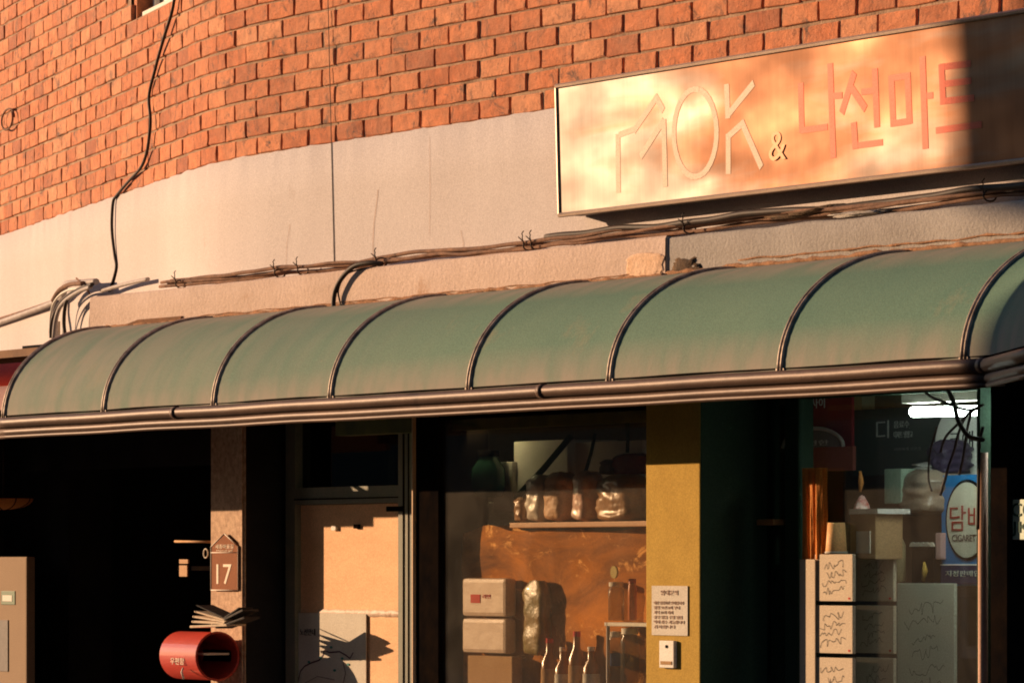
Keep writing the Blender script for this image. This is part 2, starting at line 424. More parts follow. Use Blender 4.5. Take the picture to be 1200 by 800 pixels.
for vs, fs in PROT:
    me = bpy.data.meshes.new('brick'); me.from_pydata(vs, [], fs); me.materials.append(M_brick); me.update(); meshes.append(me)
mb = MB()
for b in bricks:
    s, p, a, z, d, v, k, tw = b
    if id(b) in hero:
        o = bpy.data.objects.new('brick', meshes[k]); COL.objects.link(o); o.parent = BLD; o.location = (p.x, p.y, z); o.rotation_euler = (0, tw, a)
    elif x is not None:
        q, f2 = PROT[k]; ca, sa = math.cos(a), math.sin(a)
        mb.add([(p.x + ca * vx - sa * vy, p.y + sa * vx + ca * vy, z + vz) for vx, vy, vz in q], f2)
o = mb.build('brickwork', M_brick2, BLD, kind='stuff')
print('bricks', len(bricks), 'visible', len(visb))

# small window with a white frame, top left
pw, aw = wall((WS0 + WS1) / 2, 0)
def wpt(s, off, z): q = wall(s, off)[0]; return Vector((q.x, q.y, z))
def wbox(mb, s0, s1, o0, o1, z0, z1):
    v = [wpt(s0, o0, z0), wpt(s1, o0, z0), wpt(s1, o1, z0), wpt(s0, o1, z0), wpt(s0, o0, z1), wpt(s1, o0, z1), wpt(s1, o1, z1), wpt(s0, o1, z1)]
    return mb.add(v, [(3, 2, 1, 0), (4, 5, 6, 7), (0, 1, 5, 4), (1, 2, 6, 5), (2, 3, 7, 6), (3, 0, 4, 7)])
win = wbox(MB(), WS0, WS1, -.16, -.10, WZ + .03, WZ + 1.1).build('upper_window', M_whiteish, BLD)
g = MB(); wbox(g, WS0 + .05, WS1 - .05, -.10, -.098, WZ + .09, WZ + 1.0); g.build('pane', mat('pale_blind', (.55, .55, .5), .4), win)
g = MB(); wbox(g, WS0 + .01, WS1 - .01, -.10, -.03, WZ + .002, WZ + .03); g.build('sill', M_whiteish, win)
g = MB()
for q in (WS0 + .03, (WS0 + WS1) / 2, WS1 - .05): wbox(g, q, q + .03, -.09, -.07, WZ + .03, WZ + 1.1)
g.build('frame', M_whiteish, win)
g = MB(); wbox(g, WS0 - .05, WS0, -.16, -.012, WZ, WZ + 1.1); g.build('reveal', M_brick2, BLD)

# ledge (the top of the ground floor front)
ZL = 2.605; ZA = 2.47
XE = X(105, -.12); XM = X(779, -.12)
def ledge(name, x0, x1, yf, m, seed, jit=.004, zt=ZL):
    mb = MB(); n = int((x1 - x0) / .03) + 1; rows = [[] for _ in range(6)]
    for i in range(n + 1):
        x = x0 + (x1 - x0) * i / n
        nz = lambda k: noise.noise(Vector((x * 5, k * 3.7, seed))) * jit
        rows[0].append((x, yf + .004, ZA - .30)); rows[1].append((x, yf + nz(0) * .5, ZA + .01)); rows[2].append((x, yf + nz(1), (ZA + ZL) / 2))
        rows[3].append((x, yf + nz(2) * .8, zt - .008 + nz(3) * .6)); rows[4].append((x, yf + .008, zt + nz(4) * .6)); rows[5].append((x, .1 if x > -2 else .3, zt + nz(5) * .3))
    mb.strip(rows)
    for x, rev in ((x0, 0), (x1, 1)): mb.add([(x, yf + .004, ZA - .3), (x, .4, ZA - .3), (x, .4, zt), (x, yf + .006, zt - .003)], [(0, 1, 2, 3) if rev else (3, 2, 1, 0)])
    return mb.build(name, m, BLD)
ledge('ledge', XE, XM, -.12, M_ledge, 1, .005)
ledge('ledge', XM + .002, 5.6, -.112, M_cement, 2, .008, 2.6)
# broken plaster end, hollow and rubble beside it
def lump(name, m, px, py, y, rx, ry, rz, seed, amp=.35, parent=BLD, sub=3, sq=0, **kw):
    bm = bmesh.new(); bmesh.ops.create_icosphere(bm, subdivisions=sub, radius=1)
    c = at(px, py, y)
    for v in bm.verts:
        if sq: v.co = Vector([math.copysign(abs(q) ** sq, q) for q in v.co])
        k = 1 + amp * noise.noise(v.co * 1.7 + Vector((seed, 0, 0))) + amp * .5 * noise.noise(v.co * 4 + Vector((seed, 3, 0)))
        v.co = c + Vector((v.co.x * rx * k, v.co.y * ry * k, v.co.z * rz * k))
    return MB().bm(bm, True).build(name, m, parent, **kw)
lump('plaster_patch', mat('pale_plaster_patch', (.70, .50, .36), .9, c2=(.60, .38, .24), scale=14, bump=.004, bscale=60), 757, 312, -.115, .110, .010, .040, 3, .16, sq=.45, sub=4)
lump('rubble', M_rubble, 806, 313, -.108, .10, .010, .034, 9, .8)
lump('rubble', M_rubble, 845, 320, -.110, .08, .008, .014, 12, .7)
lump('rubble', M_sealant, 860, 331, -.112, .12, .014, .012, 14, .7)
lump('debris', M_rubble, 955, 249, -.07, .16, .03, .012, 33, .9)
lump('debris', M_cement, 1010, 250, -.085, .13, .02, .007, 35, .8)
# ragged seal where the awning meets the ledge
mb = MB()
def ragged(x0, x1, z, r, y, seed):
    n = int((x1 - x0) / .02); pts = []; rs = []
    for i in range(n + 1):
        x = x0 + (x1 - x0) * i / n; pts.append((x, y + .004 * noise.noise(Vector((x * 12, seed, 0))), z + .007 * noise.noise(Vector((x * 7, seed, 4)))))
        rs.append(max(.0015, r * (1 + .9 * noise.noise(Vector((x * 22, seed, 9))))))
    mb.tube(pts, rs, 6)
ragged(XE + .15, XM, ZA + .015, .006, -.122, 1); ragged(XE + .9, XM - .2, ZA + .024, .0018, -.121, 2); ragged(XM, 5.4, ZA + .018, .008, -.113, 3); ragged(XM + .4, 5.4, ZA + .038, .003, -.114, 5)
mb.build('sealant', M_sealant, BLD)
# brown stain board under the ledge at the left
MB().prism([(X(130, -.125), ZA + .002), (X(210, -.125), ZA + .002), (X(213, -.125), ZA + .030), (X(162, -.125), ZA + .032)], -.127, -.118).build('wood_strip', mat('old_wood', (.22, .10, .05), .9, c2=(.12, .06, .03), scale=20), BLD)

# ---- ground floor front
ZH = 2.17   # underside of the lintel
MB().box(-2.95, 5.6, -.10, .35, ZH - .02, ZA - .29).build('lintel', M_dgreen, BLD)
# street-side corner wall at the left under the plaster band
# pillar
YP = -.12
PX0, PX1 = X(757, YP), X(820, YP)
MB().box(PX0, PX1, YP, .13, .12, ZH - .02, .004).build('pillar', M_pillar, BLD)
MB().box(PX1 - .001, PX1 + .0025, YP + .003, .13, .12, ZH - .02).build('pillar_shade_side', M_dgreen, BLD)  # thin dark green sheet, paints the shade on the pillar's right side
# left post (granite chips)
M_gran = mat('speckled_post', (.66, .46, .31), .8, c2=(.34, .21, .14), scale=55, bump=.001, detail=3)
YO = .10
QX0, QX1 = X(247, YO), X(287, YO)
MB().box(QX0, QX1, YO, .30, .12, ZH, .003).build('post', M_gran, BLD)
MB().box(QX1 - .001, QX1 + .002, YO + .004, .31, .12, ZH).build('post_shade_side', M_dark, BLD)  # near-black sheet painting the shade on the post's flank
MB().box(QX1 - .035, QX1 - .012, YO - .006, YO + .001, .12, ZH).build('post_trim', M_gran, BLD)
# dark lobby left of the post
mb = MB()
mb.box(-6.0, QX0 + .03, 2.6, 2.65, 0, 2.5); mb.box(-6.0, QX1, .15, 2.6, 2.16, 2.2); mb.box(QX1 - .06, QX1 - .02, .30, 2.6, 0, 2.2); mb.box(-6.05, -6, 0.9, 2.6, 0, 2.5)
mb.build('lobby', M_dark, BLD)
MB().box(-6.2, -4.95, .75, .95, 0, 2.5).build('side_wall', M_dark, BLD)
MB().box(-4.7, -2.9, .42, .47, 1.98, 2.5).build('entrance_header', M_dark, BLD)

# ---- door unit
YD = .26
D0, D1 = X(343, YD), X(490, YD)
zt = lambda px, py, y: Z(px, py, y)
door = MB().box(X(341, YD) - .02, X(349, YD), YD - .012, YD + .05, .12, ZH).box(X(470, YD), X(488, YD), YD - .012, YD + .05, .12, ZH)\
    .box(X(349, YD), X(470, YD), YD - .010, YD + .05, Z(405, 590, YD), Z(405, 570, YD)).build('shop_door', M_frame, BLD)
MB().box(X(349, YD), X(470, YD), YD - .016, YD - .009, Z(405, 584.5, YD), Z(405, 583, YD)).build('bead', M_black, door)
MB().box(X(476, YD), X(477.6, YD), YD - .0145, YD - .011, .12, ZH).box(X(482, YD), X(483.2, YD), YD - .0145, YD - .011, .12, ZH).build('seam', M_black, door)
MB().box(X(349, YD), X(470, YD), YD + .02, YD + .026, Z(405, 570, YD), ZH).build('transom_pane', glass_mat('dark_transom_glass', (.25, .28, .26)), door)
M_sheet = mat('taped_beige_sheet', (.88, .55, .32), .85, c2=(.74, .44, .25), scale=5, bump=.002, bscale=18, c3=(.72, .60, .46), s3=11, t3=.63, stretch=(.6, 1, 2.2))
MB().box(X(349, YD), X(470, YD), YD + .012, YD + .02, .3, Z(405, 590.5, YD)).build('door_panel', M_sheet, door)
# torn horizontal tape seam
mb = MB(); zt0 = Z(420, 718, YD); x0, x1 = X(371, YD), X(469, YD); n = 40; rows = [[], [], []]
for i in range(n + 1):
    x = x0 + (x1 - x0) * i / n
    rows[0].append((x, YD + .010, zt0 - .012 + .004 * noise.noise(Vector((x * 20, 1, 0))))); rows[1].append((x, YD + .003 + .004 * noise.noise(Vector((x * 30, 2, 0))), zt0))
    rows[2].append((x, YD + .010, zt0 + .012 + .003 * noise.noise(Vector((x * 26, 5, 0)))))
mb.strip(rows); mb.build('tape_seam', mat('brown_tape', (.42, .25, .15), .5, c2=(.62, .5, .4), scale=30, bump=.003, bscale=60), door)
# two clips on the sheet
MB().box(X(414, YD), X(419, YD), YD, YD + .012, Z(416, 619, YD), Z(416, 614, YD)).build('clip', M_black, door)
MB().box(X(388, YD), X(393, YD), YD, YD + .012, Z(390, 621, YD), Z(390, 616, YD)).build('clip', M_whiteish, door)
MB().box(X(458, YD), X(476, YD), YD - .02, YD - .011, Z(466, 599, YD), Z(466, 593, YD), .002).build('latch', M_black, door)

# route map poster, lower left of the door
mp = thing('map_poster', 'white route map poster taped to the lower left of the door sheet', 'poster', at(372, 790, YD + .008))
MX0, MX1, MZ1 = X(344, YD), X(428, YD), Z(380, 718, YD)
MB().box(MX0, MX1, YD + .003, YD + .006, .95, MZ1).build('sheet', M_paper, mp)
mb = MB()
for poly, wd in (([(349, 800), (352, 786), (357, 780), (365, 776), (374, 773), (379, 766), (380, 761), (386, 764), (398, 763), (405, 767), (410, 771), (414, 764)], .0028), ([(402, 800), (405, 788), (402, 775)], .002), ([(357, 800), (372, 792), (392, 796)], .001)):
    P = [at(x, y, YD + .0015) for x, y in poly]
    for a, b in zip(P, P[1:]):
        d = (b - a).normalized(); nn = Vector((-d.z, 0, d.x)) * wd
        mb.add([a - nn, b - nn, b + nn, a + nn], [(0, 1, 2, 3)])
mb.build('route_line', mat('plum_ink', (.09, .04, .06), .8), mp)
mb = MB()
for x, y in ((362, 775), (376, 770), (392, 785), (388, 758), (401, 771), (408, 778)):
    c = at(x, y, YD + .001); mb.prism([(c.x + .009 * math.cos(q), c.z + .0045 * math.sin(q)) for q in [i * math.pi / 4 for i in range(8)]], YD - .0005, YD + .002)
mb.build('map_mark', mat('teal_ink', (.06, .22, .2), .8), mp)
text_part('heading', '노선안내', M_ink, X(351, YD), X(369, YD), Z(360, 744, YD), Z(360, 736, YD), YD + .0025, mp)

# address plate on the post
ap = thing('address_plate', 'small brown house-shaped number plate reading 17 on the speckled post', 'number plate', at(264, 690, YO - .01))
M_plate = mat('brown_plate', (.27, .09, .03), .8, c2=(.23, .075, .025), scale=20)
yp = YO - .012
a, b = X(247.5, yp), X(279, yp); zb, zm, ztp = Z(263, 691, yp), Z(263, 640, yp), Z(263, 625, yp)
MB().prism([(a, zb), (b, zb), (b, zm), ((a + b) / 2, ztp), (a, zm)], yp, yp + .005).build('plate', M_plate, ap)
rim = MB(); q = .0035
for (p0, p1) in (((a, zb), (b, zb)), ((b, zb), (b, zm)), ((b, zm), ((a + b) / 2, ztp)), (((a + b) / 2, ztp), (a, zm)), ((a, zm), (a, zb)), ((a, zm - .022), (b, zm - .022))):
    rim.tube([(p0[0], yp - .001, p0[1]), (p1[0], yp - .001, p1[1])], .0017, 5)
rim.build('border', M_whiteish, ap)
M_wtan = mat('cream_print', (.78, .66, .52), .6)
text_part('number', '17', M_wtan, a + .045, b - .05, zb + .022, zb + .095, yp, ap)
text_part('street_name', '세종마을길', M_wtan, a + .035, b - .035, zm - .008, zm + .008, yp, ap)
text_part('street_name', 'Maeul-gil', M_wtan, a + .045, b - .045, zm - .019, zm - .012, yp, ap)

# red letter drum
YM = .0
mc0, mc1 = at(211, 767, YM), at(255, 766, YM)
md = thing('red_mailbox', 'red cylindrical mailbox lying on its side against the post, open end stuffed with papers', 'mailbox', (mc0.x, YM, mc0.z - .09))
M_red = mat('red_enamel', (.45, .055, .035), .42, c2=(.38, .04, .03), scale=8, bump=.001, c3=(.5, .2, .12), s3=14, t3=.66, coat=.3)
rd = .088; N = 36
def ring(x, r): return [(x, YM + r * math.cos(2 * math.pi * k / N), mc0.z + r * math.sin(2 * math.pi * k / N)) for k in range(N + 1)]
mb = MB(); mb.strip([ring(mc0.x, rd - .006), ring(mc0.x + .006, rd), ring(mc1.x - .005, rd), ring(mc1.x, rd + .003), ring(mc1.x + .002, rd - .004), ring(mc1.x - .004, rd - .006), ring(mc0.x + .02, rd - .006)])
mb.add(ring(mc0.x, rd - .006)[:-1], [tuple(range(N))]); mb.build('drum', M_red, md)
MB().box(mc0.x + .05, mc1.x - .05, .07, .10, mc0.z - .02, mc0.z + .02).build('bracket', M_black, md)
MB().box(mc1.x - .12, mc1.x - .005, -.055, .05, mc0.z + .005, mc0.z + .012).build('letter', M_paper, md)
MB().tube([(X(215, -.088), -.089, Z(215, 782, -.088)), (X(215, -.088), -.095, Z(215, 787, -.088)), (X(216, -.088), -.09, Z(215, 795, -.088))], .004, 6).build('hook', M_whiteish, md)
text_part('lettering', '우편함', M_wtan, X(201, -.085), X(217, -.085), Z(208, 778, -.08), Z(208, 770, -.08), -.0885, md)
# newspapers
pr = random.Random(3)
M_news = mat('cream_newsprint', (.80, .66, .50), .9, c2=(.62, .5, .38), scale=40)
M_ndark = mat('dark_magazine', (.035, .035, .04), .8, c2=(.09, .08, .075), scale=60)
papers = [  # left px,py  right px,py  front y, depth, thickness, material, label
    ((222, 735), (266, 733), -.060, .08, .011, M_news, 'lowest cream folded newspaper lying on the red mailbox'),
    ((224, 729), (262, 731), -.055, .08, .010, M_news, 'cream folded newspaper second from the bottom of the mailbox pile'),
    ((225, 723), (263, 729), -.050, .08, .009, M_news, 'cream folded newspaper third from the bottom, tilting up to the left'),
    ((227, 717), (262, 727), -.048, .08, .008, M_news, 'cream newspaper topmost of the pale ones, tilted up to the left'),
    ((229, 709), (260, 723), -.040, .07, .004, M_ndark, 'thin dark magazine sticking steeply up to the left above the pale newspapers'),
    ((248, 733), (284, 715), -.045, .07, .012, M_ndark, 'thick dark magazine rising to the right against the post'),
    ((252, 736), (285, 724), -.050, .07, .009, M_ndark, 'dark magazine lying under the one that rises against the post'),
    ((256, 728), (280, 712), -.035, .06, .006, M_ndark, 'uppermost dark magazine rising to the right in the mailbox pile')]
for (l, rgt, fy, dp, th_, m, lb) in papers:
    th_ *= .72; A, B = at(*l, fy), at(*rgt, fy); ln = (B - A).length; t = thing('folded_newspaper', lb, 'newspaper', A, 'papers stuffed on top of the red mailbox')
    mb = MB(); nn = 3
    for k in range(nn): mb.box(pr.uniform(0, .012), ln - pr.uniform(0, .012), pr.uniform(0, .006), dp, th_ * k / nn, th_ * (k + .8) / nn)
    o = bpy.data.objects.new('pages', mb.mesh('pages', m)); COL.objects.link(o); o.parent = t
    o = bpy.data.objects.new('fold', MB().tube([(.003, .002, th_ / 2), (.003, dp, th_ / 2)], th_ * .55, 8).mesh('fold', m)); COL.objects.link(o); o.parent = t
    t.rotation_euler = (0, -math.asin((B.z - A.z) / ln), 0)

# rod, ring and tag beside the post
M_wood = mat('pale_wood', (.55, .33, .18), .7, c2=(.45, .25, .12), scale=20)
o = MB().tube([at(205, 634, .12), at(248, 634.5, .12)], .0045, 6).build('wooden_rod', M_wood, org=at(205, 634, .12)); tag(o, 'thin pale wooden rod jutting left from the speckled post', 'rod')
c = at(241, 648, .11); pts = [(c.x + .017 * math.cos(q * math.pi / 8), .11, c.z + .017 * math.sin(q * math.pi / 8)) for q in range(17)]
tag(MB().tube(pts, .0025, 5, caps=False).build('white_ring', M_whiteish, org=c), 'tiny white ring hanging left of the number plate', 'ring')
t = thing('hanging_tag', 'small pale paper tag hanging in the dark below the wooden rod', 'tag', at(215, 675, .3))
MB().box(X(210, .3), X(219, .3), .3, .305, Z(215, 675, .3), Z(215, 662, .3)).build('card', M_wood, t); MB().box(X(210, .3), X(220, .3), .3, .306, Z(215, 660, .3), Z(215, 655, .3)).build('clasp', M_wood, t)
MB().box(X(208, .31), X(246, .31), .31, .315, Z(215, 668, .31), Z(215, 663, .31)).build('strap', M_black, t)

# beige cabinet at the far left
YC = .45
cb = thing('beige_cabinet', 'dim beige metal cabinet with green sticker at the far left of the entrance', 'cabinet', at(10, 800, YC))
MB().box(X(-90, YC), X(31, YC), YC, YC + .04, .12, Z(15, 652, YC), .006).build('body', mat('beige_enamel', (.33, .23, .15), .8, c2=(.29, .20, .13), scale=6), cb)
MB().box(X(2, YC), X(18, YC), YC - .003, YC, Z(10, 708, YC), Z(10, 692, YC), .002).build('sticker', mat('green_sticker', (.05, .12, .05), .5), cb)
MB().box(X(-40, YC), X(10, YC), YC - .004, YC, Z(5, 786, YC), Z(5, 726, YC)).build('notice', mat('grey_notice', (.09, .08, .075), .6, c2=(.16, .13, .12), scale=30), cb)
MB().box(X(4, YC), X(15, YC), YC - .0045, YC - .003, Z(10, 704, YC), Z(10, 697, YC)).build('sticker_mark', M_whiteish, cb)
# wicker lamp
lc = at(4, 584, .35); lp = thing('lamp_shade', 'small orange hanging lamp shade with dark ribs at the left edge under the awning', 'lamp', lc)
M_orange = mat('orange_shade', (.55, .22, .06), .7); N = 20; rows = []
for j in range(7):
    q = j / 6 * math.pi / 2; rows.append([(lc.x + .125 * math.cos(q) * math.cos(2 * math.pi * k / N), lc.y + .125 * math.cos(q) * math.sin(2 * math.pi * k / N), lc.z - .047 * math.sin(q)) for k in range(N + 1)])
MB().strip(rows).build('shade', M_orange, lp)
mb = MB()
for k in range(0, N, 2): mb.tube([rows[j][k] for j in range(7)], .003, 4)
mb.build('rib', M_black, lp); MB().tube([lc, lc + Vector((0, 0, .25))], .004, 5).build('cord', M_cable, lp)

# ---- left shop window
YW = .05
wz1 = Z(640, 484, YW)
A0, A1 = X(490, YW), PX0 + .02
wf = MB().box(X(489, YW), X(515, YW), YW - .005, YD - .02, .12, ZH).box(X(515, YW), A1, YW - .01, YW + .06, .12, .55).box(X(515, YW), A1, YW, YW + .05, ZH - .02, wz1 - .004).build('shop_window', M_black, BLD)
MB().box(X(489, YW) - .006, X(489, YW), YW - .018, YW + .03, .12, ZH).build('edge_trim', mat('peach_trim', (.68, .48, .32), .7), wf)
G = glass_mat('window_glass', (.95, .94, .9), .02, .0, .05)
MB().box(X(515, YW), A1, YW + .010, YW + .014, .55, wz1).build('pane', G, wf)
# ---- right bay: side of pillar, door edge, right window
YR = .11
MB().box(PX1, X(858, YR), YR, YR + .06, .12, ZH).build('jamb', M_dgreen, BLD)
sl = MB().box(X(858, YR) + .002, X(872, YR), YR - .006, YR + .05, .12, ZH).box(X(922, YR), X(937, YR), YR - .006, YR + .05, .12, ZH).build('side_light', M_dgreen, BLD)
MB().box(X(872, YR), X(922, YR), YR + .012, YR + .016, .12, ZH).build('pane', glass_mat('side_glass', (.5, .55, .52), .03, .002, .03), sl)
YG = .10
G2_ = glass_mat('right_window_glass', (.96, .97, .94), .02, 0, .035)
rw = MB().box(X(1148, YG), X(1152, YG), YG - .01, YG + .05, .12, ZH).box(X(937, YG), X(1148, YG), YG, YG + .04, ZH - .02, Z(1040, 462, YG)).box(X(937, YG), X(1148, YG), YG, YG + .04, .12, .6).build('shop_window', M_dgreen, BLD)
MB().box(X(937, YG), X(1148, YG), YG + .012, YG + .016, .6, Z(1040, 462, YG)).build('pane', G2_, rw)
# pole, dark wall at the far right
YQ = .02
MB().tube([(X(1152, YQ), YQ, .12), (X(1152, YQ), YQ, Z(1152, 530, YQ))], .014, 12).build('drain_pipe', mat('pinkish_pipe', (.55, .33, .24), .6, c2=(.45, .26, .18), scale=20), BLD)
MB().box(X(1161, -.02), X(1180, -.02), -.02, .3, .12, ZH).build('dark_post', M_black, BLD)
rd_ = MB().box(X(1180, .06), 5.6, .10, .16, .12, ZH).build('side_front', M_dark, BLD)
mb = MB()
for q in (536, 600, 668): mb.box(X(1184, .09), 4.6, .085, .10, Z(1190, q + 8, .09), Z(1190, q, .09))
mb.build('rail', mat('brown_board', (.14, .07, .045), .8, c2=(.08, .05, .03), scale=12), rd_)
cs = thing('notice_sign', 'pale green sign with dark lettering at the right edge beyond the drain pipe', 'sign', at(1192, 632, 0))
MB().box(X(1183, .0), X(1183, .0) + .34, .0, .008, Z(1190, 632, .0), Z(1190, 585, .0), .002).build('board', mat('pale_green_board', (.62, .74, .62), .6), cs)
s0 = X(1183, .0)
text_part('lettering', 'CCTV', mat('green_ink', (.03, .08, .06), .7), s0 + .012, s0 + .20, Z(1190, 605, 0), Z(1190, 589, 0), -.0005, cs)
text_part('lettering', 'JK역', MATS['green_ink'], s0 + .010, s0 + .17, Z(1190, 628, 0), Z(1190, 608, 0), -.0005, cs)

# notice and switch on pillar
nt_ = thing('paper_notice', 'printed white paper notice stuck on the sunlit green pillar', 'notice', at(786, 744, YP - .003))
MB().box(X(765, YP), X(807, YP), YP - .004, YP - .002, Z(786, 744, YP), Z(786, 686, YP)).build('sheet', M_paper, nt_)
text_part('heading', '임대문의', mat('brown_ink', (.46, .33, .26), .8), X(776, YP), X(796, YP), Z(786, 697, YP), Z(786, 691, YP), YP - .0045, nt_)
for k in range(6):
    text_part('text_line', ['매장 영업시간 안내입니다', '평일 오전 8시 부터', '저녁 11시 까지', '휴무 없음 주말 영업', '택배 접수 가능합니다', '감사합니다'][k], MATS['brown_ink'], X(768, YP), X([803, 798, 790, 801, 804, 793][k], YP), Z(786, 708 + k * 5.6, YP), Z(786, 704 + k * 5.6, YP), YP - .0045, nt_)
sw = thing('door_buzzer', 'small white switch box below the paper notice on the green pillar', 'switch', at(782, 782, YP))
MB().box(X(773, YP - .012), X(790, YP - .012), YP - .014, YP - .001, Z(782, 782, YP), Z(782, 750, YP), .003).build('case', M_whiteish, sw)
c = at(781, 757, YP - .015); MB().tube([(c.x, YP - .017, c.z), (c.x, YP - .013, c.z)], .005, 10).build('button', M_black, sw)
MB().box(X(775, YP - .012), X(788, YP - .012), YP - .016, YP - .013, Z(782, 778, YP), Z(782, 774, YP)).build('label_strip', M_card, sw)

# ------------------------------------------------------------------ shop interior
RX0, RX1, RY1 = X(500, .3) - .3, 5.4, 3.6
mb = MB(); mb.box(RX0 - .05, RX0, .34, RY1, 0, 2.3); mb.box(RX0, RX1, RY1, RY1 + .05, 0, 2.3); mb.box(RX1, RX1 + .05, .1, RY1, 0, 2.3)
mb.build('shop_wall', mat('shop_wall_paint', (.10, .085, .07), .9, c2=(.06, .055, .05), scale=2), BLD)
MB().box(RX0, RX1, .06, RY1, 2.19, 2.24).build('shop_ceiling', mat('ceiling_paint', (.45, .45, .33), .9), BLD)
MB().box(RX0, PX0, .10, .16, Z(640, 499, .1), 2.19).build('window_valance', mat('olive_valance', (.14, .16, .03), .6, c2=(.05, .08, .03), scale=9), BLD)
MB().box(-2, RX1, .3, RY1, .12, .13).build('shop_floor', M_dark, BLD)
# fluorescent tube
ft = thing('fluorescent_lamp', 'lit white fluorescent ceiling tube behind the right shop window', 'ceiling light', at(1105, 474, .20))
yy = .20
MB().tube([at(1070, 482.5, yy), at(1290, 478, yy)], .015, 10).build('tube', mat('tube_glow', (.9, .95, 1), .5, emit=(.85, 1, .95), estr=26.0), ft)
a = at(1066, 476, yy); MB().box(a.x, a.x + 1.2, yy - .03, yy + .03, a.z + .008, a.z + .035).build('batten', M_whiteish, ft)

f2 = thing('fluorescent_lamp', 'yellowish lit ceiling tube glimpsed at the top of the left shop window', 'ceiling light', at(538, 487, .17))
MB().tube([at(510, 487.5, .17), at(562, 486, .17)], .011, 10).build('tube', mat('yellow_tube_glow', (1, .9, .5), .5, emit=(1, .85, .45), estr=45.0), f2)
a2 = at(510, 484, .17); MB().box(a2.x, a2.x + .32, .155, .185, a2.z + .006, a2.z + .03).build('batten', M_whiteish, f2)
def pbox(name, label, cat, px0, px1, py0, py1, y, dep, m, group=None, c=.004, parts=None):
    t = thing(name, label, cat, at((px0 + px1) / 2, py1, y), group)
    MB().box(X(px0, y), X(px1, y), y, y + dep, Z((px0 + px1) / 2, py1, y), Z((px0 + px1) / 2, py0, y), c).build('body', m, t)
    return t
def lathe(name, m, prof, c, parent, n=20):
    rows = [[(c.x + r * math.cos(2 * math.pi * k / n), c.y + r * math.sin(2 * math.pi * k / n), c.z + z) for k in range(n + 1)] for r, z in prof]
    return MB().strip(rows).build(name, m, parent)
# window display shelf
YS = .085
sh = thing('display_shelf', 'wooden display shelf across the left shop window carrying plastic bags', 'shelf', at(670, 640, YS))
zsh = Z(680, 611, YS)
MB().box(X(597, YS), PX0 + .4, YS, YS + .17, zsh - .018, zsh, .003).build('board', mat('orange_wood', (.5, .25, .10), .5, c2=(.38, .18, .07), scale=12), sh)
MB().box(X(597, YS) , X(600, YS), YS + .14, YS + .17, .5, zsh).build('leg', M_black, sh)
M_bagw = mat('white_plastic_bag', (.72, .66, .58), .3, c2=(.5, .42, .33), scale=18, bump=.01, bscale=14, coat=.4)
M_bagb = mat('brown_plastic_bag', (.42, .24, .12), .3, c2=(.22, .12, .06), scale=12, bump=.01, bscale=14, coat=.4)
M_bagc = mat('amber_wrap', (.66, .24, .04), .75, c2=(.05, .014, .004), scale=2.1, mix=.5, bump=.0015, bscale=14, stretch=(1, 1, 1.9), c3=(1.0, .52, .17), s3=6, t3=.565, spec=.04)  # wrap colour also carries painted reflections and bright streaks
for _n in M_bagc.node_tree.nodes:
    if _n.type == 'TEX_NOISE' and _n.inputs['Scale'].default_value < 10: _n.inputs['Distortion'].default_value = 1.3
def bag(name, label, px0, px1, py0, py1, y, dep, m, seed, group=None, amp=.3, knot=True):
    t = thing(name, label, 'bag', at((px0 + px1) / 2, py1, y), group)
    x0, x1 = X(px0, y), X(px1, y); z0, z1 = Z((px0 + px1) / 2, py1, y), Z((px0 + px1) / 2, py0, y)
    n, mm = 28, 22; rows = []
    for j in range(mm + 1):
        v = j / mm; r = []
        wd = min(1, (v / .06) ** .4 if v < .06 else 1) * (1 if v < .8 else 1 - .45 * ((v - .8) / .2) ** 2)
        for i in range(n + 1):
            q = 2 * math.pi * i / n; cx, sx = math.cos(q), math.sin(q)
            k = 1 / max(abs(cx), abs(sx)) ** .7
            p = Vector((cx * k, sx * k, v * 4))
            d = 1 + amp * .28 * noise.noise(p * 1.8 + Vector((seed, 0, 0))) + amp * .22 * noise.noise(Vector((p.x * 5, p.y * 5, v * 6 + seed))) 
            r.append(((x0 + x1) / 2 + (x1 - x0) / 2 * cx * k * wd * d * .95, y + dep / 2 + dep / 2 * sx * k * wd * d, z0 + (z1 - z0) * (v + .03 * noise.noise(p * 2 + Vector((0, seed, 0))) * (v > 0))))
        r[-1] = r[0]; rows.append(r)
    mb = MB().strip(rows); mb.add(rows[-1][:-1], [tuple(range(n))]); mb.build('sack', m, t)
    return t
G1 = 'bags on the window display shelf'
bag('rice_bag', 'crumpled white plastic bag on the display shelf, leftmost bag', 613, 632, 556, 611, YS + .01, .09, M_bagw, 2, G1, .5)
bag('brown_bag', 'light brown sack between the two white bags on the shelf', 634, 655, 553, 611, YS + .02, .09, mat('tan_sack', (.55, .33, .18), .5, c2=(.4, .22, .11), scale=9, bump=.004), 5, G1, .3)
bag('noodle_bag', 'white printed bag with pink blotches, right of the tan sack on the shelf', 668, 684, 552, 611, YS + .01, .09, mat('pink_white_bag', (.74, .66, .58), .3, c2=(.6, .25, .17), scale=13, bump=.006, bscale=20, coat=.4), 8, G1, .4)
bag('brown_bag', 'large amber transparent bag at the right end of the shelf', 692, 735, 556, 611, YS + .01, .12, M_bagb, 11, G1, .5)
bag('small_bag', 'small yellowish bag at the left end of the display shelf', 600, 611, 582, 611, YS + .01, .07, M_bagb, 15, G1, .4)
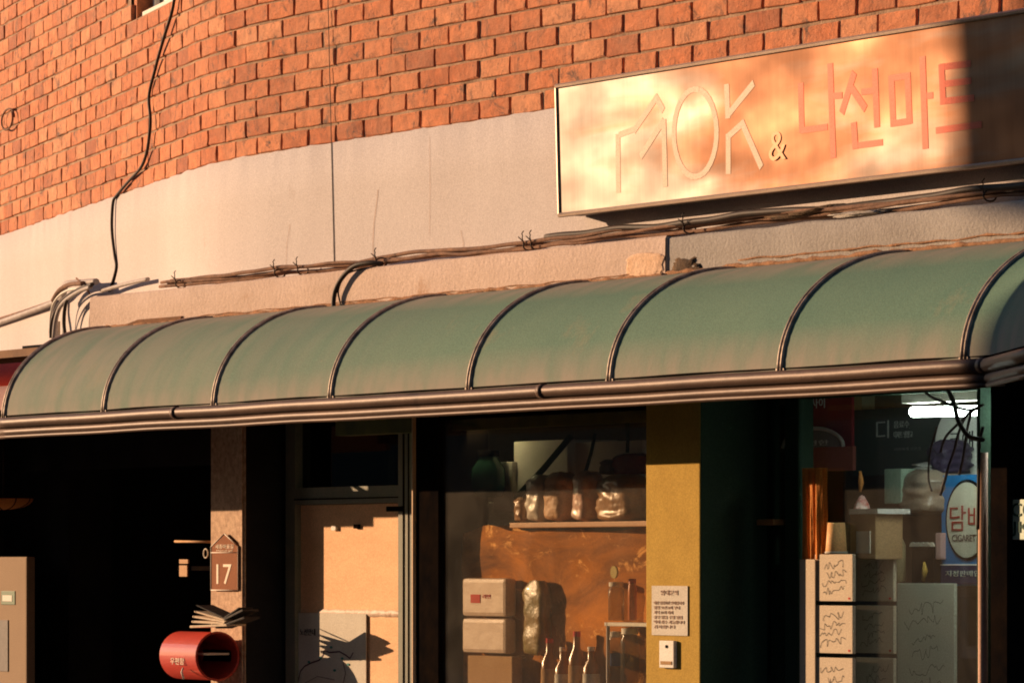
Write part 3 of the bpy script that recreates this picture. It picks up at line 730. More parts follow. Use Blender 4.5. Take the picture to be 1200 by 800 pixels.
# pale boxes added to stand in for a building reflected in the glass
M_pale = mat('pale_grey_matte', (.68, .64, .6), .9, c2=(.58, .54, .5), scale=5)
G2 = 'pale boxes painting reflections behind the left shop window'
pbox('carton', 'widest pale grey box painting the reflection high behind the shelf bags', 'box', 602, 665, 516, 575, .30, .2, M_pale, G2)
pbox('carton', 'pale grey box painting the reflection right of the widest one, behind the red bag', 'box', 667, 752, 517, 575, .33, .2, M_pale, G2)
pbox('carton', 'pale box painting the reflection lower left behind the glass, beside the black frame', 'box', 518, 548, 588, 622, .24, .2, M_pale, G2)
pbox('carton', 'narrow pale box painting the reflection between the green bottle and the widest one', 'box', 578, 600, 541, 600, .28, .2, M_pale, G2)
bag('red_bag', 'dull red bag high at the right of the left shop window', 715, 748, 531, 556, .24, .06, mat('dull_red_bag', (.22, .04, .03), .5, bump=.01, bscale=12), 21, 'bags above the shelf', .5)
bag('grey_bag', 'dark grey bag left of the dull red bag', 700, 716, 538, 556, .24, .06, mat('dark_grey_bag', (.09, .085, .085), .5, bump=.01, bscale=12), 22, 'bags above the shelf', .5)
# slanting dark straps inside
for i, (p, q, r, lb) in enumerate((((668, 512), (605, 583), .012, 'broad dark strap slanting down behind the left shop window'), ((697, 508), (686, 553), .006, 'thin dark cord hanging behind the shelf bags of the left window'), ((735, 495), (735, 530), .006, 'short dark upright cord at the right of the left window'))):
    tag(MB().tube([at(*p, .22), at((p[0] + q[0]) / 2 + 1, (p[1] + q[1]) / 2 + 1, .22), at(*q, .22)], r, 6).build('dark_strap', M_dgreen, org=at(*q, .22)), lb, 'strap')
# green bottle
c = at(572, 583, .22); b = thing('green_jar', 'dark green rounded jar left of the pale boxes', 'jar', c)
lathe('glass', mat('green_glass', (.03, .09, .06), .15, coat=.5), [(0, 0), (.05, .005), (.062, .04), (.058, .10), (.035, .13), (.035, .145)], c, b); lathe('lid', M_black, [(.038, .14), (.038, .16), (0, .162)], c, b)
# crumpled amber wrap filling the lower window
def drape(name, label, px0, px1, py0, py1, y, amp, m, seed, nx=90, nz=70, cat='plastic sheet'):
    t = thing(name, label, cat, at((px0 + px1) / 2, py1, y))
    x0, x1 = X(px0, y), X(px1, y); z0, z1 = Z(600, py1, y), Z(600, py0, y); rows = []
    for j in range(nz + 1):
        r = []
        for i in range(nx + 1):
            u, v = i / nx, j / nz; x = x0 + (x1 - x0) * u; z = z0 + (z1 - z0) * v
            q = Vector((x * 3.0, z * 4.5, seed)); wv = noise.noise(q * .8) * .8
            d = amp * (noise.noise(Vector((x * 3 + wv, z * 5 + wv, seed))) + .35 * noise.noise(Vector((x * 7 + 2 * wv, z * 10 - wv, seed + 5))))
            r.append((x, y + .03 * (2 * u - 1) ** 2 + d, z + .03 * noise.noise(Vector((x * 4, seed, 1))) * (v > .9)))
        rows.append(r)
    mb = MB().strip(rows); mb.strip([[(p[0], p[1] + .06, p[2]) for p in r] for r in rows]); mb.build('sheet', m, t); return t
drape('amber_wrap', 'crumpled amber plastic wrap with painted reflections filling the lower part of the left shop window', 508, 760, 621, 830, .125, .012, M_bagc, 3)
# packages low in the window
M_wrap = mat('cream_wrapped_pack', (.66, .52, .42), .45, c2=(.54, .40, .3), scale=7, bump=.002, bscale=22, coat=.25)
G3 = 'wrapped packs stacked in the left shop window'
p1 = pbox('wrapped_pack', 'upper cream wrapped pack with a red square mark', 'package', 541, 592, 677, 722, .07, .045, M_wrap, G3, .014)
text_part('mark', '■', M_redink, X(552, .07), X(563, .07), Z(559, 706, .07), Z(559, 696, .07), .0695, p1)
text_part('lettering', '라면', M_redink, X(566, .07), X(575, .07), Z(571, 701, .07), Z(571, 696, .07), .0695, p1)
pbox('wrapped_pack', 'lower cream wrapped pack under the one with the red mark', 'package', 541, 592, 724, 765, .07, .045, M_wrap, G3, .014)
pbox('cardboard_box', 'plain cardboard box under the two wrapped packs', 'box', 548, 600, 768, 830, .07, .04, M_card, None, .003)
bag('clear_bag', 'translucent bag with green leaves right of the wrapped packs', 610, 634, 680, 768, .08, .05, mat('leafy_bag', (.16, .15, .05), .35, c2=(.35, .2, .08), scale=9, bump=.01, bscale=14, coat=.4), 31, None, .5)
# amber bottles
M_amb = mat('amber_bottle_glass', (.22, .08, .015), .25, c2=(.35, .14, .03), scale=10, spec=.4)
for px, py, hh_, lb in ((644, 812, .17, 'tall amber bottle nearest the leafy bag'), (660, 815, .15, 'shorter amber bottle with a pale label, second in the row'), (676, 812, .19, 'tallest amber bottle in the middle of the window row'), (693, 815, .15, 'amber bottle at the right end of the row beside the rack')):
    c = at(px, py, .095); t = thing('amber_bottle', lb, 'bottle', c, 'amber bottles low in the left window')
    lathe('glass', M_amb, [(0, 0), (.026, .003), (.027, hh_ * .6), (.012, hh_ * .78), (.011, hh_)], c, t, 16); lathe('cap', M_redink if hh_ > .16 else M_whiteish, [(.0125, hh_ * .97), (.0125, hh_ * 1.06), (0, hh_ * 1.06)], c, t, 14)
    lathe('label', M_paper if hh_ < .16 else M_card, [(.0285, hh_ * .18), (.0285, hh_ * .48)], c, t, 16)
# small metal rack with jars
rk = thing('jar_rack', 'pale metal rack shelf at the lower right of the left shop window', 'rack', at(730, 800, .075))
zr = Z(730, 729, .075); MB().box(X(708, .075), PX0 + .12, .075, .16, zr - .012, zr, .002).build('shelf', M_whiteish, rk)
MB().tube([(X(711, .075), .08, 1.0), (X(711, .075), .08, zr)], .006, 6).build('post', M_pipe, rk)
gj = glass_mat('jar_glass', (.75, .72, .62), .05, 0, .12)
for i, (px, py, h, r, lb) in enumerate(((722, 800, .16, .028, 'clear jar with a blue label under the rack shelf'), (738, 800, .17, .03, 'clear jar nearest the pillar under the rack shelf'), (722, 727, .12, .026, 'cloudy jar standing on the pale rack shelf'), (741, 727, .13, .014, 'thin orange bottle on the rack shelf beside the pillar'))):
    c = at(px, py, .115); t = thing('glass_jar', lb, 'jar', c, 'jars on the pale rack')
    lathe('glass', gj if i != 3 else mat('orange_plastic', (.6, .2, .07), .3), [(0, 0), (r, .003), (r, h * .8), (r * .8, h * .9), (r * .8, h)], c, t, 14); lathe('lid', M_whiteish if i != 3 else M_red, [(r * .9, h * .92), (r * .9, h * 1.03), (0, h * 1.04)], c, t, 14)
    if i == 0: lathe('label', mat('blue_print', (.04, .08, .25), .6), [(r * 1.02, h * .35), (r * 1.02, h * .6)], c, t, 14)
# yellow sticker and triangular grey panel
tag(MB().tube([at(719, 670, .075), at(719, 670, .075) + Vector((0, .006, 0))], .02, 16).build('round_sticker', mat('olive_yellow', (.35, .26, .03), .6), org=at(719, 670, .1)), 'round olive yellow sticker on the right part of the left window', 'sticker')

# ---- right window contents
Y1 = .16
G4 = 'autograph sheets taped inside the right window'
def sheet(px0, px1, py0, py1, y, m, label, nl, seed, group=G4, name='autograph_sheet', cat='paper', w=.0008, corner=True):
    t = thing(name, label, cat, at((px0 + px1) / 2, py1, y), group)
    x0, x1 = X(px0, y), X(px1, y); z0, z1 = Z((px0 + px1) / 2, py1, y), Z((px0 + px1) / 2, py0, y)
    MB().box(x0, x1, y, y + .012, z0, z1, .002).build('board', m, t)
    d = .12 * (x1 - x0); e = .14 * (z1 - z0)
    scribble(MB(), x0 + d, x1 - d, z0 + e, z1 - e, y - .0012, nl, seed, w).build('handwriting', M_ink, t)
    if corner: MB().box(x1 - d * .9, x1 - d * .5, y - .0015, y, z0 + e * .3, z0 + e * .6).build('stamp', M_redink, t)
    return t
M_p2 = mat('cream_board', (.60, .50, .38), .85, c2=(.5, .41, .31), scale=7, bump=.0008)
M_p3 = mat('greenish_sheet', (.16, .24, .19), .7, c2=(.12, .19, .16), scale=5)
M_p4 = mat('grey_green_sheet', (.58, .60, .50), .7, c2=(.5, .52, .42), scale=5)
for r_, (ya, yb) in enumerate(((649, 704), (709, 765), (770, 830))):
    for c_, (xa, xb) in enumerate(((955, 999), (1003, 1047))):
        sheet(xa, xb, ya, yb, [.07, .30][c_], M_p2, ['top', 'middle', 'bottom'][r_] + ' ' + ['left', 'right'][c_] + ' signed cream board of the six taped in the right window', 4, 10 + r_ * 2 + c_)
sheet(1051, 1118, 683, 830, .34, M_p4, 'tall grey-green signed sheet right of the six cream boards', 6, 30, corner=False)
MB_ = sheet(893, 934, 660, 743, YR + .03, M_p3, 'upper dark green handwritten sheet behind the side light glass', 4, 40, 'sheets behind the side light')
MB_ = sheet(893, 934, 745, 830, YR + .03, M_p3, 'lower dark green handwritten sheet behind the side light glass', 4, 41, 'sheets behind the side light')
# added strips painting the bright column reflected in the glass, cup, cartons
t = thing('pale_lit_strip', 'narrow cream strip painting the bright column at the left edge of the signed boards', 'paper', at(947, 830, .062))
MB().box(X(937, .062), X(955, .062), .062, .066, Z(947, 830, .062), Z(947, 655, .062), .001).build('sheet', M_p2, t)  # added strip, brightness of the lit column put into its cream colour
c = at(951, 655, .07); t = thing('orange_reflection', 'tall narrow orange cloth strip painted above the narrow cream strip', 'reflection', c); n = 30; rows = []
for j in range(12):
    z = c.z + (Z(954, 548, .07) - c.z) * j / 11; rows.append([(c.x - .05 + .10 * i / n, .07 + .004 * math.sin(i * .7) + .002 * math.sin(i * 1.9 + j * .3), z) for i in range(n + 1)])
MB().strip(rows).strip([[(p[0], p[1] + .02, p[2]) for p in r] for r in rows]).build('fabric', mat('orange_reflection_tint', (.80, .30, .06), .8, c2=(.50, .16, .03), scale=8, stretch=(3, 1, .5)), t)  # added strip, reflection in the glass painted as orange
c = at(980, 648, .095); t = thing('paper_cup', 'orange paper cup upside down on top of the signed boards', 'cup', c); hh = Z(982, 612, .095) - c.z
lathe('cup', mat('orange_paper', (.75, .42, .18), .6), [(.030, 0), (.032, .003), (.026, hh), (0, hh)], c, t); lathe('rim', M_paper, [(.033, 0), (.035, .003), (.033, .006)], c, t)
t = pbox('cardboard_box', 'cardboard box with a white label behind the signed boards', 'box', 996, 1026, 600, 655, .22, .10, M_card)
MB().box(X(1004, .218), X(1020, .218), .216, .219, Z(1012, 648, .22), Z(1012, 622, .22)).build('label', M_paper, t); MB().box(X(994, .21), X(1028, .21), .212, .33, Z(1010, 602, .22), Z(1010, 596, .22)).build('lid', M_pale, t)
lump_t = thing('tea_figurine', 'small red and white wrapped sweet on top of the cardboard box', 'sweet', at(1010, 596, .25))
c = at(1010, 589, .25); lathe('wrapper', mat('red_white_wrap', (.6, .05, .04), .35, c2=(.8, .7, .65), scale=60), [(.026, -.02), (.022, -.005), (.008, .02), (.0, .024)], c, lump_t)
tag(MB().tube([at(1008, 552, .25), at(1009, 566, .25), at(1008, 576, .25)], [.004, .009, .004], 8).build('orange_bulb', M_orange, org=at(1008, 576, .25)), 'narrow orange bottle tip above the red and white sweet', 'bottle')
# red poster upper left with arch
rp = thing('red_poster', 'dark red poster with white lettering and an arch in the right window', 'poster', at(968, 600, .5))
yr = .5; MB().box(X(925, yr), X(998, yr), yr, yr + .01, Z(960, 548, yr), Z(960, 455, yr)).build('board', mat('poster_red', (.30, .03, .03), .6, c2=(.24, .02, .03), scale=4), rp)
MB().box(X(925, yr), X(1003, yr), yr - .012, yr, Z(960, 552, yr), Z(960, 524, yr)).build('lower_band', mat('band_red', (.38, .11, .08), .6), rp)
text_part('lettering', '사이', M_white, X(951, yr), X(967, yr), Z(960, 478, yr), Z(960, 466, yr), yr - .001, rp)
c = at(954, 524, yr - .015); mb = MB()
mb.prism([(c.x + .16 * math.cos(q * math.pi / 14), c.z + .055 * math.sin(q * math.pi / 14)) for q in range(15)], yr - .02, yr - .012); mb.build('arch', mat('arch_grey', (.2, .19, .2), .6), rp)
mb = MB(); mb.tube([(c.x + .17 * math.cos(q * math.pi / 14), yr - .02, c.z + .06 * math.sin(q * math.pi / 14)) for q in range(15)], .006, 6); mb.build('arch_rim', M_pale, rp)
text_part('lettering', '신선한', M_white, c.x - .09, c.x + .09, c.z + .006, c.z + .022, yr - .021, rp)
# teal sign board with a square letter
tb = thing('teal_board', 'dark teal sign board with a pale square letter and small text', 'sign', at(1045, 560, .6))
yt = .6; MB().box(X(1000, yt), X(1108, yt), yt, yt + .01, Z(1050, 556, yt), Z(1050, 478, yt)).build('board', mat('dark_teal', (.022, .06, .055), .5, c2=(.03, .045, .045), scale=3), tb)
M_pt = mat('pale_teal_print', (.45, .52, .48), .6)
def strokes(segs, m, y, parent, wpx, name='letter', thick=.002, yf=None, **kw):
    mb = MB()
    for (ax, ay, bx, by) in segs:
        A, B = at(ax, ay, y), at(bx, by, y); d = Vector((B.x - A.x, B.z - A.z))
        sx = .5; # horizontal widths are foreshortened in the photo: strokes get real metric widths
        L_ = d.length; d.normalize(); nn = Vector((-d.y, d.x))
        w_ = wpx / 380 / 2
        w_ *= (1.0 + .55 * abs(nn.x)) * 1.0
        e = w_ * .6; A2 = (A.x - d.x * e, A.z - d.y * e); B2 = (B.x + d.x * e, B.z + d.y * e)
        yo = y - thick - (len(mb.f) // 6 % 5) * .00006
        mb.prism([(A2[0] - nn.x * w_, A2[1] - nn.y * w_), (B2[0] - nn.x * w_, B2[1] - nn.y * w_), (B2[0] + nn.x * w_, B2[1] + nn.y * w_), (A2[0] + nn.x * w_, A2[1] + nn.y * w_)][::1], yo, y)
    return mb.build(name, m, parent, **kw)
strokes([(1028, 495, 1037, 494.5), (1028, 495, 1028, 511), (1028, 511, 1037, 510.5), (1041, 493, 1041, 512)], M_pt, yt, tb, 1.6)
text_part('lettering', '음료수', M_pt, X(1048, yt), X(1066, yt), Z(1057, 501, yt), Z(1057, 493, yt), yt - .001, tb)
text_part('lettering', '디저트 냉장고', M_pt, X(1048, yt), X(1070, yt), Z(1057, 513, yt), Z(1057, 505, yt), yt - .001, tb)
text_part('lettering', '시원하게 보관중', mat('dim_print', (.15, .17, .16), .6), X(1048, yt), X(1080, yt), Z(1057, 528, yt), Z(1057, 524, yt), yt - .001, tb)
MB().box(X(990, .8), X(1010, .8), .8, .85, Z(1000, 480, .8), Z(1000, 455, .8)).build('pale_panel', mat('pale_yellow', (.35, .35, .2), .7), tb)
# round white sign
cx = at(1124, 522, .55); ws = thing('round_sign', 'large round white sign with dark Korean letters behind hanging cables', 'sign', cx)
N = 40; mb = MB(); mb.prism([(cx.x + .125 * math.cos(q * 2 * math.pi / N), cx.z + .125 * math.sin(q * 2 * math.pi / N)) for q in range(N)], .55, .58); mb.build('disc', mat('white_disc', (.62, .64, .58), .5, emit=(.62, .68, .6), estr=.05), ws)
text_part('lettering', '크얘', M_ink, X(1113, .55), X(1141, .55), Z(1125, 525, .55), Z(1125, 505, .55), .5485, ws)
text_part('lettering', '생맥주', mat('grey_ink', (.15, .15, .15), .7), X(1123, .55), X(1140, .55), Z(1125, 541, .55), Z(1125, 532, .55), .5485, ws)
bag('purple_bag', 'dark purple plastic bag in front of the round white sign', 1085, 1106, 515, 556, .42, .12, mat('dark_purple_bag', (.035, .025, .05), .35, bump=.012, bscale=14), 41, None, .8)
bag('clear_bag', 'large brownish clear bag with a pale top beside the blue tobacco sign', 1050, 1088, 550, 602, .36, .15, mat('smoky_clear_bag', (.20, .13, .09), .3, c2=(.32, .26, .2), scale=7, bump=.012, bscale=12, coat=.5), 44, None, .5)
bag('clear_bag', 'crumpled pale bag top above the brownish clear bag', 1066, 1092, 541, 556, .42, .10, mat('pale_clear_bag', (.45, .45, .42), .25, bump=.015, bscale=12, coat=.5), 45, None, .9)
pbox('green_packet', 'pale green packet standing left of the brownish clear bag', 'box', 1036, 1056, 549, 590, .36, .06, mat('pale_green_packet', (.34, .42, .34), .6, c2=(.2, .3, .22), scale=30, stretch=(8, 1, 1)))
pbox('dark_carton', 'dark brown carton below the brownish clear bag', 'box', 1046, 1100, 604, 700, .45, .25, mat('dark_carton_brown', (.12, .07, .05), .85, c2=(.08, .05, .035), scale=6))
t = pbox('black_printed_box', 'black box with white scalloped print under the clear bag', 'box', 1068, 1094, 636, 685, .40, .03, M_black)
mb = MB()
for q in range(5): c = at(1070 + q * 5.5, 637, .395); mb.prism([(c.x + .016 * math.cos(k * math.pi / 5), c.z - .008 + .014 * math.sin(k * math.pi / 5)) for k in range(6)] , .392, .396)
mb.build('print', M_paper, t)
pbox('pink_packet', 'small pink packet between the black box and the blue sign', 'box', 1096, 1102, 624, 655, .40, .03, mat('pink_packet', (.5, .3, .28), .6))
tag(MB().tube([at(1083, 658, .37), at(1084, 668, .37), at(1082, 680, .37)], [.003, .009, .006], 8).build('yellow_bottle', mat('amber_plastic', (.5, .3, .06), .4), org=at(1082, 680, .37)), 'tiny amber bottle in front of the black printed box', 'bottle')
for px, py, rr_, hh_, mc, lb in ((1040, 648, .026, .13, (.30, .05, .03), 'red can-shaped tin on the dark carton side'), (1053, 640, .022, .16, (.45, .36, .2), 'cream bottle standing right of the red tin')):
    c = at(px, 682, .36); t = thing('drink_bottle', lb, 'bottle', c)
    lathe('glass', mat('drink_%d' % px, mc, .35, c2=tuple(q * .6 for q in mc), scale=20), [(0, 0), (rr_, .003), (rr_, hh_ * .7), (rr_ * .5, hh_ * .85), (rr_ * .45, hh_)], c, t, 16); lathe('cap', M_whiteish, [(rr_ * .5, hh_), (rr_ * .5, hh_ * 1.06), (0, hh_ * 1.06)], c, t, 12)
# tobacco sign, hung in the window
tbz = thing('tobacco_sign', 'blue hanging tobacco sign with an oval and red Korean letters', 'sign', at(1125, 686, .42))
yb = .42; bx0, bx1 = X(1103, yb), X(1165, yb)
MB().box(bx0, bx1, yb, yb + .05, Z(1125, 686, yb), Z(1125, 556, yb), .003).build('box', mat('sign_blue', (.02, .17, .42), .5, c2=(.02, .14, .36), scale=4), tbz)
MB().box(bx0, bx1 - .001, yb - .002, yb, Z(1125, 684, yb), Z(1125, 662, yb)).build('footer', mat('sign_navy', (.02, .025, .09), .4), tbz)
MB().box(bx0, bx1 - .001, yb - .003, yb - .001, Z(1125, 662, yb), Z(1125, 660.5, yb)).build('rule', M_white, tbz)
ce = at(1134, 609, yb); ow, oh = X(1134, yb) - X(1111, yb), .112
def oval(a, b, y0, y1): return MB().prism([(min(ce.x + a * math.cos(q * math.pi / 24), bx1 - .0015), ce.z + b * math.sin(q * math.pi / 24)) for q in range(48)], y0, y1)
oval(ow * 1.09, oh * 1.08, yb - .003, yb - .0005).build('oval_rim', M_black, tbz); oval(ow, oh, yb - .005, yb - .003).build('oval', mat('oval_cream', (.50, .48, .38), .5), tbz)
text_part('lettering', '담배', mat('tobacco_red', (.30, .03, .02), .6), X(1115, yb), X(1154, yb), Z(1130, 622, yb), Z(1130, 592, yb), yb - .0055, tbz)
text_part('lettering', 'CIGARETTE', mat('dark_print', (.10, .06, .05), .6), X(1118, yb), X(1153, yb), Z(1130, 634, yb), Z(1130, 626, yb), yb - .0055, tbz)
text_part('lettering', '지정판매업소', M_pt, X(1109, yb), X(1158, yb), Z(1130, 675, yb), Z(1130, 668, yb), yb - .0025, tbz)
# hanging cables at the upper right
GC = 'cables hanging at the right window'
for i, (pts, r, yq, lb) in enumerate((
    ([(1083, 458), (1092, 465), (1108, 472), (1125, 478), (1138, 480), (1152, 474)], .0045, .0, 'short cable running right from under the gutter to the pole'),
    ([(1110, 455), (1117, 470), (1122, 490), (1128, 502), (1137, 512), (1152, 515)], .007, -.02, 'thickest black cable curving down to the top of the pole'),
    ([(1150, 475), (1138, 483), (1122, 497), (1108, 512), (1102, 530)], .004, .0, 'thin cable looping left in front of the round sign'),
    ([(1145, 478), (1133, 486), (1124, 505), (1118, 528), (1112, 545), (1102, 580)], .004, .01, 'cable hanging across the middle of the round sign'),
    ([(1139, 480), (1133, 505), (1129, 535), (1124, 556)], .004, .0, 'straight cable hanging right of the middle of the round sign'),
    ([(1152, 500), (1148, 520), (1147, 560), (1146, 620)], .005, -.01, 'cable running down beside the pinkish drain pipe'),
    ([(1098, 500), (1090, 530), (1088, 560), (1092, 575)], .003, .01, 'thin cable hanging left of the purple bag'))):
    P = smooth_path([at(x, y, yq) for x, y in pts])
    tag(MB().tube(P, r, 7).build('hanging_cable', M_cable, org=P[0]), lb, 'cable', GC)

# ------------------------------------------------------------------ awning
AW = thing('green_awning', 'long curved green awning with bronze ribs and gutter over the shop front', 'awning', (0, -.12, 2.1))
YF = -.55; ZF = 2.135; PJ = YF + .12; HZ = ZA - ZF + .012
def prof(t, o=0.0):
    """t 0 at the gutter, 1 at the wall; o lifts off the sheet. Returns (y,z)"""
    q = t * math.pi / 2; a, b = .43, HZ
    n = Vector((-math.cos(q) / a, math.sin(q) / b)).normalized()
    return (-.12 - a * math.cos(q) + n.x * o, ZF + b * math.sin(q) + n.y * o)
foot = [5, 122, 251, 388, 550, 715, 915, 1130]
RXs = [X(p, YF) for p in foot]
CORN = X(1160, YF)
def awn_mat():
    m = mat('green_corrugated_sheet', (.10, .188, .148), .75, spec=.05, c2=(.14, .225, .17), scale=1.6, c3=(.19, .22, .16), s3=2.1, t3=.60, bump=.0008, bscale=90)
    n = m.node_tree; L = n.links; b = n.nodes['Principled BSDF']
    # brown grime settled along the lower and upper rim of the sheet
    src = b.inputs['Base Color'].links[0].from_socket
    geo = n.nodes.new('ShaderNodeNewGeometry'); sp = n.nodes.new('ShaderNodeSeparateXYZ'); L.new(geo.outputs['Position'], sp.inputs[0])
    t = n.nodes.new('ShaderNodeTexNoise'); mp_ = n.nodes.new('ShaderNodeMapping'); mp_.inputs['Scale'].default_value = (2.2, .8, .8); L.new(geo.outputs['Position'], mp_.inputs[0]); t.inputs['Scale'].default_value = 5; t.inputs['Detail'].default_value = 10; L.new(mp_.outputs[0], t.inputs['Vector'])
    r = n.nodes.new('ShaderNodeMapRange'); r.inputs[1].default_value = ZF + .13; r.inputs[2].default_value = ZF + .01; L.new(sp.outputs[2], r.inputs[0])
    r2 = n.nodes.new('ShaderNodeMapRange'); r2.inputs[1].default_value = ZA - .06; r2.inputs[2].default_value = ZA - .005; L.new(sp.outputs[2], r2.inputs[0])
    r3 = n.nodes.new('ShaderNodeMapRange'); r3.inputs[1].default_value = .6; r3.inputs[2].default_value = -3.0; r3.inputs[4].default_value = .8; L.new(sp.outputs[0], r3.inputs[0])
    ad = n.nodes.new('ShaderNodeMath'); ad.operation = 'MAXIMUM'; L.new(r.outputs[0], ad.inputs[0]); L.new(r2.outputs[0], ad.inputs[1])
    ad2 = n.nodes.new('ShaderNodeMath'); ad2.operation = 'MAXIMUM'; L.new(ad.outputs[0], ad2.inputs[0]); L.new(r3.outputs[0], ad2.inputs[1])
    mu = n.nodes.new('ShaderNodeMath'); mu.operation = 'MULTIPLY'; r4 = n.nodes.new('ShaderNodeMapRange'); r4.inputs[1].default_value = .3; r4.inputs[2].default_value = .6; r4.inputs[3].default_value = .35; L.new(t.outputs[0], r4.inputs[0])
    L.new(ad2.outputs[0], mu.inputs[0]); L.new(r4.outputs[0], mu.inputs[1])
    mx = n.nodes.new('ShaderNodeMix'); mx.data_type = 'RGBA'; mx.inputs[7].default_value = (.29, .262, .22, 1); L.new(src, mx.inputs[6]); L.new(mu.outputs[0], mx.inputs[0]); L.new(mx.outputs[2], b.inputs['Base Color'])
    return m
M_awn = awn_mat()
M_rib = mat('bronze_rib', (.50, .40, .33), .5, metal=.2, c2=(.10, .07, .055), scale=25, bump=.0006)
M_gut = mat('bronze_gutter', (.13, .08, .058), .5, metal=.12, c2=(.075, .045, .034), scale=5, bump=.0012, bscale=30, c3=(.05, .032, .025), s3=6, t3=.6, stretch=(.5, 1, 1))
NS = 16
xs_all = [RXs[0]] + RXs[1:]
for a, b in zip(RXs, RXs[1:]):
    rows = []
    for j in range(NS + 1):
        y, z = prof(j / NS); r = []
        for i in range(9):
            u = i / 8; sag = -.006 * math.sin(u * math.pi) * math.sin(j / NS * math.pi)
            y2, z2 = prof(j / NS, sag); r.append((a + (b - a) * u, y2, z2))
        rows.append(r)
    mb = MB().strip(rows); mb.strip([[(p[0], p[1] + .004, p[2] - .004) for p in r] for r in rows]); mb.build('panel', M_awn, AW)
# bent section at the right
BD = Vector((math.cos(R(27)), -math.sin(R(27)), 0)); BN = Vector((-BD.y, BD.x, 0))  # BN points inwards
def bent(l, y, z):
    """point of the bent part: l metres past the mitre, y measured like in the straight part"""
    k = (y - YF); base = Vector((CORN + k * math.tan(R(13.5)), y, z))
    return base + BD * l
rows = []; 
for j in range(NS + 1):
    y, z = prof(j / NS); rows.append([(RXs[-1], y, z), (CORN + (y - YF) * math.tan(R(13.5)), y, z)] + [tuple(bent(l, y, z)) for l in (.2, .6, 1.1)])
MB().strip(rows).strip([[(p[0], p[1] + .004, p[2] - .004) for p in r] for r in rows]).build('panel', M_awn, AW)
for i, x in enumerate(RXs):
    r = MB()
    for dx in (-.008, .008): r.tube([(x + dx, *prof(j / 24, .003)) for j in range(25)], .0054, 7)
    r.box(x - .020, x + .020, YF - .004, YF + .012, ZF - .012, ZF + .01)
    r.build('rib', M_rib, AW)
x = CORN
r = MB(); r.tube([tuple(bent(1.1, *prof(j / 24, .006))) for j in range(25)], .012, 8); r.build('rib', M_rib, AW)
# gutter
GX0 = X(-2, YF)
def run(y, z, rad, m, name, seg=10):
    pts = [(GX0 + (CORN - GX0) * i / 60, y + .0015 * noise.noise(Vector((i * .35, y, 1))), z + .002 * noise.noise(Vector((i * .2, z, 5)))) for i in range(61)]
    pts[-1] = (CORN + (y - YF) * math.tan(R(13.5)), y, z)
    MB().tube(pts, rad, seg).build(name, m, AW)
    MB().tube([tuple(bent(0, y, z)), tuple(bent(1.1, y, z))], rad, seg).build(name, m, AW)
run(YF - .010, 2.120, .019, M_gut, 'gutter')
run(YF - .004, 2.086, .013, M_gut, 'gutter_bead')
run(YF - .006, 2.068, .007, M_gut, 'gutter_bead')
run(YF + .004, 2.144, .005, M_black, 'gutter_gasket', 6)
mb = MB().box(GX0, CORN, YF + .0, YF + .05, 2.066, 2.13); mb.build('gutter_back', M_gut, AW)
for px in (210, 640, 1158):
    xx = X(px, YF) if px != 1158 else CORN - .01
    MB().tube([(xx - .012, YF - .012, 2.120), (xx + .012, YF - .012, 2.120)], .0215, 12).build('gutter_joint', M_gut, AW)
# brackets below the awning
for q in (-2.6, -1.3, 0.0, 1.35): MB().tube([(q, YF + .03, 2.09), (q, -.11, 2.14)], .009, 6).build('bracket', M_black, AW)
# ochre lath under the gutter
MB().box(X(500, -.4), 3.0, -.40, -.37, 2.085, 2.10).build('trim_lath', mat('ochre_lath', (.40, .26, .09), .6), AW)
MB().box(X(1110, -.35), X(1165, -.35), -.36, -.34, 2.10, 2.13).build('green_plate', mat('leaf_green_plate', (.08, .22, .04), .5), AW)

